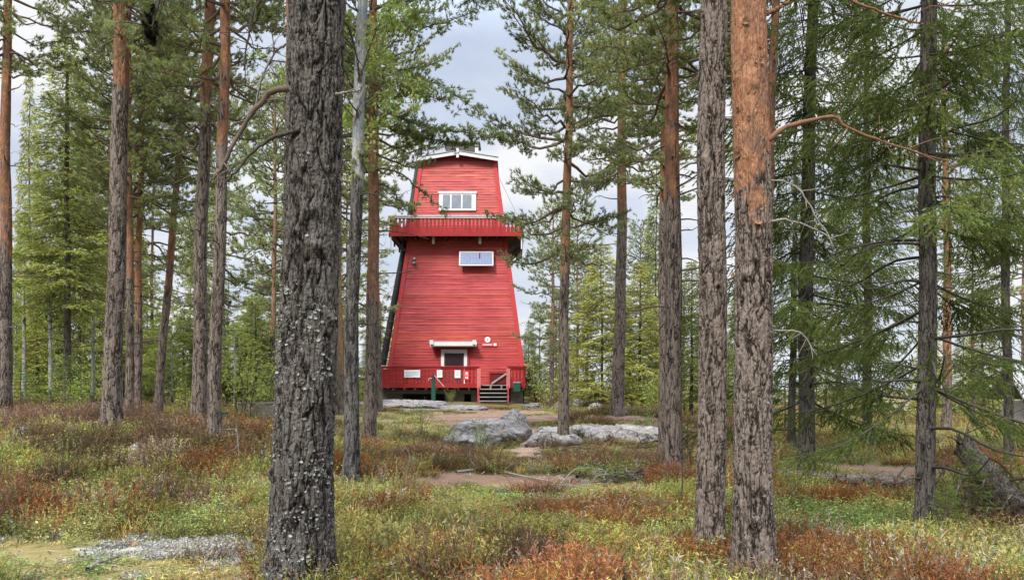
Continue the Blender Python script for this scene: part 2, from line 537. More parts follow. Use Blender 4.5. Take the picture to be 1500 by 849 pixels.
def masks(x, y):
    x = np.asarray(x, float); y = np.asarray(y, float)
    out = [np.zeros(x.shape) for _ in range(3)]
    for pl in PATH:
        dm = np.full(x.shape, 99.0)
        for a, b in zip(pl[:-1], pl[1:]):
            ab = b - a; t = np.clip(((x - a[0]) * ab[0] + (y - a[1]) * ab[1]) / (ab @ ab), 0, 1)
            dm = np.minimum(dm, 1.3 * (fbm(x * .8, y * .8, 9, 4) - .5) + np.hypot(x - a[0] - t * ab[0], y - a[1] - t * ab[1]))
        out[0] = np.maximum(out[0], 1 - sstep(.1, .75, dm))
    for cx, cy, rx, ry, ch in PATCH:
        r = np.hypot((x - cx) / rx, (y - cy) / ry) + 1.1 * (fbm(x * 1.1, y * 1.1, 8, 4) - .5)
        out[ch] = np.maximum(out[ch], 1 - sstep(.75, 1.15, r))
    return out


def make_ground():
    def axis(core0, core1, step, far0, far1):
        a = np.arange(core0, core1 + 1e-6, step)
        lo, hi = [], []
        s = step; v = core0
        while v > far0: s *= 1.22; v -= s; lo.append(v)
        s = step; v = core1
        while v < far1: s *= 1.22; v += s; hi.append(v)
        return np.r_[lo[::-1], a, hi]
    xs = axis(-18, 18, .16, -900, 900); ys = axis(4, 45, .16, -60, 1200)
    X, Y = np.meshgrid(xs, ys)
    Z = Hgt(X, Y)
    m = masks(X, Y)
    Z = Z + .05 * (fbm(X * 3.1, Y * 3.1, 21, 3) - .5) - .03 * m[0]
    g = Geo()
    nx = len(xs); ny = len(ys)
    i = np.arange(ny - 1)[:, None] * nx; j = np.arange(nx - 1)[None]
    q = np.stack([i + j, i + j + 1, i + nx + j + 1, i + nx + j], -1).reshape(-1, 4)
    g.add(np.stack([X, Y, Z], -1).reshape(-1, 3), quads=q, col=np.stack([v.ravel() for v in m], -1))
    o = g.build('ground', M['ground'], smooth=True)
    tag(o, kind='structure')


make_ground()

# ------------------------------------------------------------------ foliage
def unit(v):
    return v / (np.linalg.norm(v, axis=-1, keepdims=True) + 1e-9)


def add_needles(g, rng, P, D, n, ln, w, spread, cols, back=.1, up=0.0, mat=0):
    """n needles round each tuft P pointing along D"""
    P = np.asarray(P, float); D = unit(np.asarray(D, float)); N = len(P)
    if N == 0: return
    P = np.repeat(P, n, 0); D = np.repeat(D, n, 0); C = np.repeat(np.asarray(cols, float), n, 0)
    r = rng.normal(size=P.shape); r -= (r * D).sum(1)[:, None] * D; r = unit(r)
    a = rng.uniform(.15, 1, len(P))[:, None] * spread
    nd = unit(D * np.cos(a) + r * np.sin(a) + np.array([0, 0, up]))
    b = P - D * rng.uniform(0, back, len(P))[:, None]
    s = unit(np.cross(nd, rng.normal(size=P.shape))) * (w * rng.uniform(.7, 1.2, len(P))[:, None] / 2)
    t = b + nd * (ln * rng.uniform(.65, 1.15, len(P)))[:, None]
    V = np.stack([b - s, b + s, t], 1).reshape(-1, 3)
    C = C * rng.uniform(.75, 1.25, (len(C), 1))
    g.add(V, tris=np.arange(len(V)).reshape(-1, 3), col=np.repeat(C, 3, 0), mat=mat)


def add_along(g, rng, A, B, n, ln, w, cols, droop=.0, mat=0, fwd=.55):
    """n needles along each twig A-B"""
    A = np.asarray(A, float); B = np.asarray(B, float)
    if len(A) == 0: return
    C = np.repeat(np.asarray(cols, float), n, 0)
    Ax = np.repeat(A, n, 0); D = np.repeat(B - A, n, 0); U = unit(D)
    t = rng.uniform(0, 1, len(Ax))[:, None]
    b = Ax + D * t
    r = rng.normal(size=b.shape); r -= (r * U).sum(1)[:, None] * U; r = unit(r)
    nd = unit(U * fwd + r * (1 - fwd) + np.array([0, 0, -droop]))
    s = unit(np.cross(nd, rng.normal(size=b.shape))) * (w * rng.uniform(.7, 1.25, len(b))[:, None] / 2)
    e = b + nd * (ln * rng.uniform(.6, 1.2, len(b)))[:, None]
    V = np.stack([b - s, b + s, e], 1).reshape(-1, 3)
    C = C * rng.uniform(.72, 1.28, (len(C), 1)) * (.8 + .4 * t)  # needles painted lighter toward the twig tip, shaded toward its foot
    g.add(V, tris=np.arange(len(V)).reshape(-1, 3), col=np.repeat(C, 3, 0), mat=mat)


def pine_crown(seed, H=8.0, R=2.4, nn=22, ln=.10, w=.013, base=(.085, .110, .040), dens=1.0, dead=.25, mats=None, flat=False):
    rng = np.random.default_rng(seed); rd = random.Random(seed)
    g = Geo(); P, D, C = [], [], []
    z = 0.0
    az0 = rd.uniform(0, 6)
    while z < H * .985:
        t = z / H
        nb = rd.choice((3, 4, 4, 5))
        for b in range(nb):
            if rd.random() < .2: continue
            az0 += 2.4 + rd.uniform(-.5, .5)
            L = R * (1 - t ** 2.0) ** .75 * rd.uniform(.6, 1.12) * (.72 + .28 * min(1, t * 4)) + .25
            el = -.12 + 1.0 * t ** 1.3 + rd.uniform(-.15, .2)
            hd = np.array([math.cos(az0), math.sin(az0), 0]); sd = np.array([-hd[1], hd[0], 0])
            sag = rd.uniform(.05, .22) * (1 - t); bend = rd.uniform(-.25, .25)
            s = np.linspace(0, 1, 8)[:, None]
            zz = math.tan(el) * s * .8 - sag * np.sin(s * 2.6) + (.12 + .25 * t) * s ** 2.5
            path = np.array([0, 0, z]) + L * (hd * s + sd * bend * s * s + np.array([0, 0, 1]) * zz)
            path[1:-1] += rng.normal(size=(6, 3)) * .025 * L
            r0 = .012 + .013 * L
            tube(g, path, np.linspace(r0, .005, 8), 5, mat=1)
            if t < .28 and rd.random() < dead:      # bare lower limb
                for k in range(int(3 + 3 * L)):
                    u = rd.uniform(.3, 1); p = path[min(7, int(u * 7))]
                    e = p + (hd * rd.uniform(.1, .6) + sd * rd.uniform(-.7, .7) + np.array([0, 0, rd.uniform(-.4, .3)])) * rd.uniform(.2, .6)
                    tube(g, [p, (p + e) / 2 + rng.normal(size=3) * .03, e], [.007, .005, .003], 3, mat=1)
                continue
            ntw = max(4, int(L * 8 * dens))
            tone = rd.uniform(.6, 1.4)
            for k in range(ntw):
                u = (.25 + .75 * (k + rd.random()) / ntw)
                f = u * 7; i = min(6, int(f)); p = path[i] + (path[i + 1] - path[i]) * (f - i)
                side = 1 if k % 2 else -1
                l = (.16 + .34 * L * (1.12 - u)) * rd.uniform(.6, 1.2)
                dr = unit(hd * rd.uniform(.5, 1.0) + sd * side * rd.uniform(.5, 1.0) + np.array([0, 0, rd.uniform(-.1, .4) + .3 * t]))
                e = p + dr * l
                mid = (p + e) / 2 + np.array([0, 0, -.05 * l]) + rng.normal(size=3) * .04 * l
                tube(g, [p, mid, e], [.007, .005, .003], 3, mat=1)
                nt = max(2, int(l * 9 * dens))
                for q in range(nt):
                    v = .35 + .65 * (q + 1) / nt
                    pp = (p + (e - p) * v) + rng.normal(size=3) * .07 * min(1, l * 1.5) * (1 if q < nt - 1 else .2)
                    P.append(pp); D.append(dr * .8 + rng.normal(size=3) * .45 + np.array([0, 0, .35]))
                    C.append(tone * rd.uniform(.75, 1.25) * (1.12 if q == nt - 1 else .92))  # tip tufts lighter as new growth, inner tufts darkened as painted shade
            P.append(path[-1]); D.append(path[-1] - path[-2] + np.array([0, 0, .1])); C.append(tone * 1.1)
        z += H * rd.uniform(.035, .06) * (1.15 - .45 * t)
    C = np.array(C)[:, None] * np.array(base)[None] * rng.uniform([.88, .95, .8], [1.18, 1.05, 1.2], (len(C), 3))
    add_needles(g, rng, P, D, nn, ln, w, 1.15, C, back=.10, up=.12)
    return g


def spruce_crown(seed, H=14.0, R=2.0, step=.30, nb=5, twn=26, ln=.035, w=.008, base=(.050, .082, .022), hang=.45, per=10.0, seglen=.35, low_sparse=0.0, pw=.8, skip=.08):
    rng = np.random.default_rng(seed); rd = random.Random(seed)
    g = Geo(); A, B, C = [], [], []
    z = .02 * H; az = rd.uniform(0, 6)
    while z < H * .995:
        t = z / H
        for b in range(nb if t < .8 else nb - 1):
            az += 2.39996 + rd.uniform(-.4, .4)
            if rd.random() < skip + low_sparse * max(0, 1 - t * 3.0): continue
            L = R * (1 - t) ** pw * rd.uniform(.65, 1.12) + .10
            hd = np.array([math.cos(az), math.sin(az), 0]); sd = np.array([-hd[1], hd[0], 0])
            n = 7; s = np.linspace(0, 1, n)[:, None]
            dr = (.55 - .95 * t) * rd.uniform(.7, 1.3)
            up = .28 * (1 - .5 * t)
            path = np.array([0, 0, z]) + L * (hd * s + sd * rd.uniform(-.12, .12) * s ** 2 + np.array([0, 0, 1]) * (-dr * s + up * s ** 2.4))
            tube(g, path, np.linspace(.005 + .006 * L, .003, n), 4, mat=1)
            nt = max(4, int(L * per)); tone = rd.uniform(.42, 1.5)
            for k in range(nt):
                u = .14 + .86 * (k + rd.random()) / nt
                f = u * (n - 1); i = min(n - 2, int(f)); p = path[i] + (path[i + 1] - path[i]) * (f - i)
                side = 1 if k % 2 else -1
                l = seglen * (.35 + .8 * min(1, (1.12 - u) * 1.3) * min(1, L)) * rd.uniform(.6, 1.3)
                dv = unit(hd * rd.uniform(.4, .9) + sd * side * rd.uniform(.4, .9) + np.array([0, 0, -hang * rd.uniform(.3, 1.7) + .2 * t]))
                e = p + dv * l
                A.append(p); B.append(e); C.append(tone * (.85 + .35 * u))  # twigs near the trunk darkened, inner crown shade put into the colour
                if l > .22 * seglen / .35:            # secondary sprigs
                    for q in (.35, .65):
                        pp = p + (e - p) * q
                        ee = pp + unit(hd * .5 + sd * side * rd.uniform(-.3, .9) + np.array([0, 0, -hang * rd.uniform(.3, 2.0)])) * l * .6
                        A.append(pp); B.append(ee); C.append(tone * (.8 + .35 * u))
            A.append(path[-2]); B.append(path[-1] + (path[-1] - path[-2]) * .2); C.append(tone * 1.2)
        z += step * rd.uniform(.8, 1.2) * (1 - .35 * t)
    A.append(np.array([0, 0, H * .97])); B.append(np.array([0, 0, H * 1.02])); C.append(1.1)
    C = np.array(C)[:, None] * np.array(base)[None] * rng.uniform([.88, .94, .8], [1.2, 1.06, 1.2], (len(C), 3))
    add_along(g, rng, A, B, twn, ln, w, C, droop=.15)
    return g


def leaf_quads(g, rng, P, size, cols, mat=0, flat=.3):
    N = len(P)
    if not N: return
    P = np.asarray(P, float)
    nrm = unit(rng.normal(size=(N, 3)) + np.array([0, 0, flat]))
    a = unit(np.cross(nrm, rng.normal(size=(N, 3)))); b = np.cross(nrm, a)
    s = (size * rng.uniform(.6, 1.25, N))[:, None]
    V = np.stack([P - a * s, P + b * s * .55, P + a * s, P - b * s * .55], 1).reshape(-1, 3)
    cols = np.asarray(cols) * rng.uniform(.75, 1.25, (N, 1))
    g.add(V, quads=np.arange(4 * N).reshape(-1, 4), col=np.repeat(cols, 4, 0), mat=mat)


def birch_crown(seed, H=8.0, R=1.6, n=16, leaf=.035, base=(.17, .22, .045), per=26):
    rng = np.random.default_rng(seed); rd = random.Random(seed); g = Geo(); P = []
    for b in range(n * 2):
        z = H * (.02 + .95 * b / (n * 2)); t = z / H; az = b * 2.4 + rd.uniform(-.4, .4)
        L = R * (1 - t) ** .6 * rd.uniform(.6, 1.1) + .2
        hd = np.array([math.cos(az), math.sin(az), 0]); s = np.linspace(0, 1, 7)[:, None]
        path = np.array([0, 0, z]) + L * (hd * s + np.array([0, 0, 1]) * (.75 * s - .35 * s ** 3)) + rng.normal(size=(7, 3)) * .03 * L * s
        tube(g, path, np.linspace(.018, .004, 7), 4, mat=1)
        for k in range(int(4 + L * 5)):
            p = path[rd.randint(2, 6)]
            e = p + (hd * rd.uniform(0, .8) + rng.normal(size=3) * .5 + np.array([0, 0, -.25])) * rd.uniform(.25, .6)
            tube(g, [p, (p + e) / 2 + np.array([0, 0, .05]), e], [.005, .004, .002], 3, mat=1)
            for q in range(per):
                u = rd.uniform(.2, 1.05); P.append(p + (e - p) * u + rng.normal(size=3) * .06)
    leaf_quads(g, rng, P, leaf, np.tile(base, (len(P), 1)) * rng.uniform([.8, .9, .7], [1.2, 1.1, 1.2], (len(P), 3)))
    return g


def shrub(seed, H=1.2, R=.6, stems=9, leaf=.028, base=(.17, .23, .05), per=70):
    rng = np.random.default_rng(seed); rd = random.Random(seed); g = Geo(); P = []
    for b in range(stems):
        az = rd.uniform(0, 6.3); r = R * math.sqrt(rd.random()); h = H * rd.uniform(.5, 1.05)
        x0, y0 = .2 * r * math.cos(az), .2 * r * math.sin(az)
        path = np.array([(x0, y0, -.05), (x0 + .35 * r * math.cos(az), y0 + .35 * r * math.sin(az), h * .5), (r * math.cos(az), r * math.sin(az), h)])
        path = crv(path, 6) + rng.normal(size=(7, 3)) * .02
        tube(g, path, np.linspace(.010, .003, 7), 4, mat=1)
        for k in range(per):
            u = rd.uniform(.3, 1); i = min(5, int(u * 6)); p = path[i] + (path[i + 1] - path[i]) * (u * 6 - i)
            P.append(p + rng.normal(size=3) * np.array([.12, .12, .08]) * (R / .6))
    leaf_quads(g, rng, P, leaf, np.tile(base, (len(P), 1)) * rng.uniform([.8, .9, .7], [1.25, 1.12, 1.2], (len(P), 3)), flat=.8)
    return g


# ------------------------------------------------------------------ trunks
def trunk_geo(H, r0, r1, fine_top, sides, dz, amp, pw, ph, seed, lean=(0, 0), wob=.0, oz=99, ow=2.0, lich=None, flare=.42, knots=0, gmax=.72, ridge=0.0):
    z1 = np.arange(-.35, min(fine_top, H), dz)
    z2 = np.arange(z1[-1] + max(dz, .25), H, max(dz, .25)) if fine_top < H else np.zeros(0)
    z = np.r_[z1, z2, [H]]
    n = sides
    u = np.arange(n) / n
    Z, U = np.meshgrid(z, u, indexing='ij')
    zt = np.clip(Z / H, 0, 1)
    r = r0 + (r1 - r0) * zt
    r = r * (1 + flare * np.exp(-np.clip(Z + .1, 0, 99) / .30) * (1 + .7 * np.sin(U * 2 * math.pi * 5 + seed + np.sin(U * 6.28) * 1.5)))
    nu = max(5, int(round(2 * math.pi * r0 / pw)))
    wx = (fbm(U * nu * 1.0, Z / ph * 1.6, seed + 40, 3) - .5) * 1.5
    f1, f2, rid = worley(U * nu + wx, Z / ph, nu, seed)
    plate = np.clip((f2 - f1) * 2.6, 0, 1)
    circ = 2 * math.pi * r0
    seam = sstep(.0, .03, np.minimum(U, 1 - U))

    def fiss(cell, stretch, wd, sd, warp):
        gu = U * circ / cell + (fbm(U * circ / cell * .8, Z / cell * .5, sd + 1, 3) - .5) * warp
        n = fbm(gu, Z / (cell * stretch), sd, 3)
        return sstep(0, wd, np.abs(n - .5) + (1 - seam) * .2)
    g1 = fiss(pw * 1.7, 5.0, .075, seed + 61, 1.2)
    g2 = fiss(pw * .8, 3.5, .07, seed + 71, 1.0)
    g3 = sstep(0, .06, np.abs(fbm(U * circ / (pw * 1.3), Z / (pw * .8), seed + 81, 3) - .5))
    flk = fbm(U * circ / (pw * .5), Z / (pw * .8), seed + 91, 3)
    G = gmax * sstep(oz - ow, oz + ow, Z + .9 * (fbm(U * 3, Z * 1.1, seed + 7, 3) - .5)) if oz < 90 else np.zeros_like(Z)
    am = amp * (1 - .75 * G)
    lump = fbm(np.cos(U * 2 * math.pi) * 1.5 + 9, Z * 1.2 + np.sin(U * 2 * math.pi) * 1.5, seed + 2, 3) - .5
    hgt = .95 * (g1 - 1) + .45 * (g2 - 1) + .25 * (g3 - 1) + .5 * (flk - .5) + .25 * (plate - .5) * (.5 + rid)
    r = r + am * hgt + r0 * .12 * lump
    for k in range(knots):
        rk = random.Random(seed * 31 + k)
        kz = rk.uniform(.4, fine_top); ku = rk.random()
        dd = np.minimum(np.abs(U - ku), 1 - np.abs(U - ku)) * 2 * math.pi * r0
        r = r + r0 * .16 * np.exp(-(dd ** 2 + (Z - kz) ** 2) / (.045 ** 2))
    wob_x = wob * (np.sin(Z * .55 + seed) - math.sin(seed)) + wob * .4 * np.sin(Z * 1.7 + seed * 2) - wob * .4 * math.sin(seed * 2)
    wob_y = wob * (np.cos(Z * .5 + seed) - math.cos(seed))
    ang = U * 2 * math.pi + math.pi / 2
    x = lean[0] * Z + wob_x + r * np.cos(ang); y = lean[1] * Z + wob_y + r * np.sin(ang)
    L = np.zeros_like(Z)
    if lich is not None:
        L = lich(Z, U)
    R = (.2 + .8 * g1) * (.55 + .45 * g2) * (.75 + .25 * g3) * (.72 + .28 * rid) * (.7 + .6 * flk)
    R = np.clip(R, 0, 1)
    g = Geo()
    m = len(z)
    i = np.arange(m - 1)[:, None] * n; j = np.arange(n)[None]; k = (j + 1) % n
    q = np.stack([i + j, i + k, i + n + k, i + n + j], -1).reshape(-1, 4)
    V = np.stack([x, y, Z], -1)
    g.add(V.reshape(-1, 3), quads=q, col=np.stack([R, G, L], -1).reshape(-1, 3))
    axis = lambda zz: np.array([lean[0] * zz + wob * (math.sin(zz * .55 + seed) - math.sin(seed)) + wob * .4 * (math.sin(zz * 1.7 + seed * 2) - math.sin(seed * 2)),
                                lean[1] * zz + wob * (math.cos(zz * .5 + seed) - math.cos(seed)), zz])
    return g, axis, V


def stubs(g, rd, axis, zlo, zhi, n, r, lmax, mat=1, droop=-.1):
    rng = np.random.default_rng(int(rd.random() * 1e9))
    for k in range(n):
        z = zlo + (zhi - zlo) * (k + rd.random()) / n; a = rd.uniform(0, 6.3)
        l = lmax * rd.uniform(.15, 1) ** 1.5 + r
        h = np.array([math.cos(a), math.sin(a), 0]); c = axis(z)
        P = [c, c + h * (r + .3 * (l - r)) + np.array([0, 0, .02]), c + h * (r + .7 * (l - r)) + np.array([0, 0, rd.uniform(droop, .1) * l]) + rng.normal(size=3) * .04 * l,
             c + h * l + np.array([0, 0, rd.uniform(droop * 2, .25) * l])]
        P = crv(P, 7)
        tube(g, P, np.linspace(.016, .005, 8) * min(1.3, .5 + l), 5, mat=mat, col=(.6, .3, .1))
        for q in range(int(l * 2.5)):
            p = P[rd.randint(3, 7)]; e = p + rng.normal(size=3) * .22 * l + np.array([0, 0, -.05])
            tube(g, [p, (p + e) / 2 + rng.normal(size=3) * .02, e], [.006, .004, .002], 3, mat=mat, col=(.6, .3, .1))


# shared crowns
print('crowns')
BK = M['twig']
PINE = [pine_crown(100 + s, H=8, R=2.4, dens=1.25, nn=26, w=.015, base=b).mesh('pine_crown', [M['needle'], BK])
        for s, b in enumerate([(.235, .270, .112), (.225, .262, .118), (.250, .280, .110), (.228, .260, .125)])]
PINE_FAR = [pine_crown(140 + s, H=8, R=2.2, nn=15, ln=.16, w=.028, dens=.85, base=b).mesh('pine_crown', [M['needle'], BK])
            for s, b in enumerate([(.270, .305, .125), (.295, .320, .122), (.255, .295, .138)])]
SPRUCE_NEAR = [spruce_crown(200 + s, H=14, R=2.1, step=.30, nb=5, twn=46, per=21, seglen=.46, ln=.033, w=.013, low_sparse=.2, hang=.60, skip=.30, base=b).mesh('spruce_crown', [M['needle'], M['dark_wood']])
               for s, b in enumerate([(.118, .152, .040), (.108, .140, .042)])]
SPRUCE_FAR = [spruce_crown(230 + s, H=14, R=1.9, step=.36, nb=6, twn=18, ln=.10, w=.032, per=8, seglen=.6, hang=.35, base=b).mesh('spruce_crown', [M['needle'], BK])
              for s, b in enumerate([(.275, .300, .088), (.340, .345, .090), (.245, .275, .095)])]
SAPL = [spruce_crown(260 + s, H=2.2, R=.85, step=.16, nb=5, twn=18, ln=.045, w=.011, per=9, seglen=.3, hang=.05, base=b, pw=.9).mesh('spruce_crown', [M['needle'], BK])
        for s, b in enumerate([(.14, .21, .045), (.19, .25, .055)])]
BIRCH = [birch_crown(300 + s, base=b, leaf=.045, per=34).mesh('birch_crown', [M['leaf'], BK]) for s, b in enumerate([(.23, .29, .06), (.27, .31, .06)])]
SHRUB = [shrub(330 + s, base=b).mesh('foliage', [M['leaf'], BK]) for s, b in enumerate([(.21, .29, .06), (.30, .35, .08), (.17, .24, .07)])]


def lich_low(zlim, k=.9):
    return lambda Z, U: k * (1 - sstep(zlim * .2, zlim, Z)) * (.55 + .45 * np.sin(U * 6.28 + 1.3))


def tree(kind, label, px, py, d, w, top_px, H, crown=None, zc=6.0, cs=(1, 1), oz=99, ow=1.2, sides=18, dz=.12, amp=.008, seed=1, group=None, lich=None,
         nst=14, stl=.9, wob=.03, taper=.62, plate=(.05, .11), crz=None, lean_y=0.0, r1=None, stz=None, far=False, knots=0, gmax=.66, ridge=0.0):
    p = at(px, py, d); x, y = p[0], p[1]; z = hz(x, y)
    zt = EYE + HZ / F * d - z
    lean = ((top_px - px) / F * d / zt, lean_y)
    r0 = w / 2 / F * d
    name = {'pine': 'pine_tree', 'spruce': 'spruce_tree', 'birch': 'birch_tree'}[kind]
    root = thing(name, label, kind if kind != 'pine' else 'pine', (x, y, z), group)
    fine = min(H, EYE + (HZ + 30) / F * d - z)
    r1 = r1 if r1 is not None else r0 * (1 - taper)
    g, axis, V = trunk_geo(H, r0, r1, fine, sides, dz, amp, plate[0], plate[1], seed, lean, wob, oz, ow, lich, knots=knots, gmax=gmax, ridge=ridge)
    rd = random.Random(seed)
    zlo, zhi = stz or (2.0, min(zc, fine))
    if nst: stubs(g, rd, axis, zlo, max(zlo + .5, zhi), nst, r0 * .7, stl, mat=1)
    bm = {'pine': M['pine_bark_far'] if far else M['pine_bark'], 'spruce': M['spruce_bark'], 'birch': M['birch_bark']}[kind]
    if seed == 5: bm = M['pine_bark_dark']
    g.build('trunk', [bm, M['dark_wood'] if kind != 'pine' else M['twig']], root, smooth=True)
    if crown is not None:
        c = axis(zc)
        tilt = math.atan(lean[0])
        put('crown', crown, root, c, crz if crz is not None else rd.uniform(0, 6.28), (cs[0], cs[0], cs[1]), ry=tilt * .8)
    return root, axis, V


print('trees')
# ---- the near trunks
A, axA, VA = tree('pine', 'thick grey pine trunk with pale lichen, nearest tree beside the open view of the tower', 438, 866, 6.2, 91, 457, 15, PINE[0], 10, (.5, .6), sides=220, dz=.008, amp=.026,
                  seed=5, lich=lich_low(2.6, .6), nst=0, taper=.40, plate=(.046, .22), wob=.02, knots=9)
B, _, _ = tree('pine', 'slim pine with orange upper bark half hidden behind the thick lichen covered trunk', 430, 760, 10, 38, 428, 14, PINE[1], 9, (.5, .6), sides=60, dz=.02, amp=.010, seed=11, oz=3.9, ow=.8,
               nst=8, taper=.3)
H_, axH, _ = tree('pine', 'all grey pine trunk standing next to the thicker orange topped trunk', 1040, 812, 7.55, 42, 1053, 15, PINE[2], 9.5, (.5, .6), sides=120, dz=.010, amp=.016, seed=21,
                  lich=lambda Z, U: .42 * np.exp(-((Z - .75) / .6) ** 2), nst=9, stl=.5, taper=.28, stz=(3.2, 6), plate=(.035, .10), wob=.03, knots=5, ridge=.5)
I_, axI, VI = tree('pine', 'stout pine with smooth orange upper trunk and grey scaly lower trunk', 1104, 848, 6.6, 56, 1106, 15, PINE[3], 10, (.5, .6), sides=150, dz=.009, amp=.017, seed=33, oz=3.05, ow=.75,
                   nst=3, stl=.4, taper=.30, plate=(.04, .10), wob=.025, knots=7, gmax=.78)
tree('pine', 'thin reddish pine trunk close behind the stout orange topped trunk', 1118, 720, 12, 17, 1134, 13, PINE[1], 9, (.5, .6), sides=30, dz=.04, amp=.006, seed=35, oz=3.4, nst=8, stl=.5)
tree('birch', 'slender birch with black bark below and whitish bark above, beside the thick trunk', 514, 713, 12.4, 23, 527, 12, BIRCH[0], 5.2, (.8, .9), sides=48, dz=.028, amp=.012, seed=41, oz=4.6, ow=1.4,
     nst=12, stl=.6, taper=.55, lich=lich_low(1.2, .55), plate=(.05, .09), stz=(2.5, 6))
D_, _, _ = tree('pine', 'grey and orange pine in front of the left corner of the red tower', 540, 660, 19, 21, 547, 14.5, PINE[0], 6.8, (.78, .95), sides=36, dz=.04, amp=.010, seed=43, oz=3.3, ow=1.0, nst=14, stl=1.3, crz=2.6)
tree('pine', 'thin orange pine just behind the pine at the tower corner', 556, 612, 30, 9, 552, 13, PINE_FAR[0], 7.5, (.9, .9), seed=45, oz=3.0, far=True)
tree('pine', 'grey pine with orange top standing before the long boulder', 985, 706, 13, 28, 990, 13, PINE[2], 6.3, (.85, .85), sides=50, dz=.03, amp=.010, seed=51, oz=4.4, ow=1.0, nst=16, stl=1.0)
tree('pine', 'straight pine partly covered by the grey pine before the long boulder', 974, 655, 20, 19, 977, 14, PINE[0], 6.8, (.9, .9), sides=30, dz=.05, amp=.009, seed=52, oz=6.0, ow=1.0, nst=10)
tree('pine', 'pine rising between the two boulders by the path, with low green crown', 825, 648, 21.5, 16.5, 835, 15.5, PINE[3], 5.4, (1.0, 1.18), sides=32, dz=.05, amp=.010, seed=53, oz=4.2, ow=1.2, nst=12, stl=1.2)
tree('pine', 'tall grey pine on the low rise beyond the long boulder', 905, 606, 26, 19, 912, 17, PINE[1], 8.2, (.92, 1.02), sides=32, dz=.06, amp=.012, seed=55, oz=6.5, ow=1.2, nst=16, stl=1.6)
tree('pine', 'pine with dark scaly foot covered in lichen and bright orange upper trunk', 164, 633, 14, 27, 173, 13, PINE[1], 7.2, (.60, .75), sides=54, dz=.028, amp=.013, seed=61, oz=6.0, ow=.6, nst=18, stl=.55,
     lich=lich_low(1.1, .8), taper=.42, stz=(1.2, 7.5))
tree('pine', 'pine at the picture edge, dark below and orange from mid height', 6, 615, 18, 19, 15, 14, PINE[2], 8.0, (.8, .85), sides=40, dz=.04, amp=.010, seed=63, oz=3.7, ow=.7, nst=14)
tree('pine', 'thicker grey trunk of the close pair of pines', 291, 629, 16.5, 21, 306, 14, PINE[3], 6.5, (.8, .95), sides=44, dz=.035, amp=.010, seed=65, oz=6.4, ow=1.2, nst=12, taper=.5)
tree('pine', 'front trunk of the close pair of pines, reddish and with lichen at its foot', 314, 649, 14, 19, 326, 13.5, PINE[0], 6.6, (.72, .9), sides=44, dz=.03, amp=.010, seed=67, oz=4.6, ow=1.8, nst=18, stl=.6,
     lich=lich_low(1.3, .75), taper=.4)
tree('pine', 'thin straight pine behind the pine with the lichen foot', 188, 625, 19, 13, 192, 11.5, PINE[2], 5.6, (.7, .75), sides=24, dz=.06, amp=.008, seed=69, oz=3.4, ow=1.0, nst=10)
tree('pine', 'orange pine leaning a little under a dense green crown', 202, 622, 20, 12, 213, 12, PINE[1], 5.4, (.78, .85), sides=24, dz=.06, amp=.008, seed=71, oz=2.4, ow=1.2, nst=12)
tree('pine', 'clearly slanting pine with orange bark above a grey foot', 231, 616, 21.5, 13, 275, 12.5, PINE[0], 6.2, (.75, .85), sides=24, dz=.06, amp=.008, seed=73, oz=3.0, ow=1.0, nst=12)
tree('spruce', 'grey spruce trunk with bare lower stem between the edge pine and the lichen footed pine', 96, 608, 24, 11, 101, 11, SPRUCE_FAR[0], 3.2, (.9, .6), sides=20, dz=.08, amp=.006, seed=75, nst=10, stl=.8)
tree('pine', 'thin orange pine seen beside the right edge of the thick trunk', 499, 612, 28, 9.5, 500, 13, PINE_FAR[1], 6.0, (.9, .9), seed=77, oz=1.2, far=True)
tree('pine', 'slim pine seen beside the left edge of the thick trunk', 399, 606, 30, 9, 404, 12, PINE_FAR[2], 5.0, (.9, .9), seed=79, oz=2.4, far=True)
tree('pine', 'bright orange pine glimpsed beyond the near spruce branches', 1386, 634, 25, 13.5, 1381, 13, PINE[2], 6.2, (.8, .85), sides=24, dz=.07, amp=.007, seed=81, oz=1.6, ow=.8, nst=10)

# near spruces
tree('spruce', 'dark spruce with bare base behind the fallen log', 1181, 706, 13, 24, 1190, 15.5, SPRUCE_NEAR[0], 1.1, (1.08, 1.0), sides=48, dz=.035, amp=.010, seed=91, nst=14, stl=1.2, stz=(.4, 4), taper=.7)
tree('spruce', 'nearest spruce, its dark trunk rising in front of the log end', 1357, 778, 8.7, 27, 1350, 15, SPRUCE_NEAR[1], 1.35, (.95, .96), sides=70, dz=.02, amp=.008, seed=93, nst=30, stl=1.5, stz=(.5, 5), taper=.55,
     lich=lich_low(2.2, .5))
tree('spruce', 'bushy spruce between the two dark spruce trunks', 1270, 640, 20, 14, 1273, 13, SPRUCE_NEAR[0], 1.3, (.78, .80), sides=24, dz=.08, amp=.006, seed=95, nst=8, crz=2.2)
tree('spruce', 'spruce at the picture edge beyond the heap of dead branches', 1478, 648, 15, 14, 1476, 12.5, SPRUCE_NEAR[1], 1.8, (.72, .76), sides=24, dz=.08, amp=.006, seed=97, nst=8, crz=4.0)
tree('spruce', 'low spruce with full crown just right of the stout pine', 1160, 640, 21, 12, 1162, 8, SPRUCE_NEAR[1], 1.2, (.70, .5), sides=20, dz=.1, amp=.006, seed=99, nst=6, crz=1.0)


# ---- branches of the near pines
def pxpath(pts, d0, n=26):
    return crv([at(a, b, d) if len(q) > 2 else at(a, b, d0) for q in pts for (a, b, d) in [(q[0], q[1], q[2] if len(q) > 2 else d0)]], n)


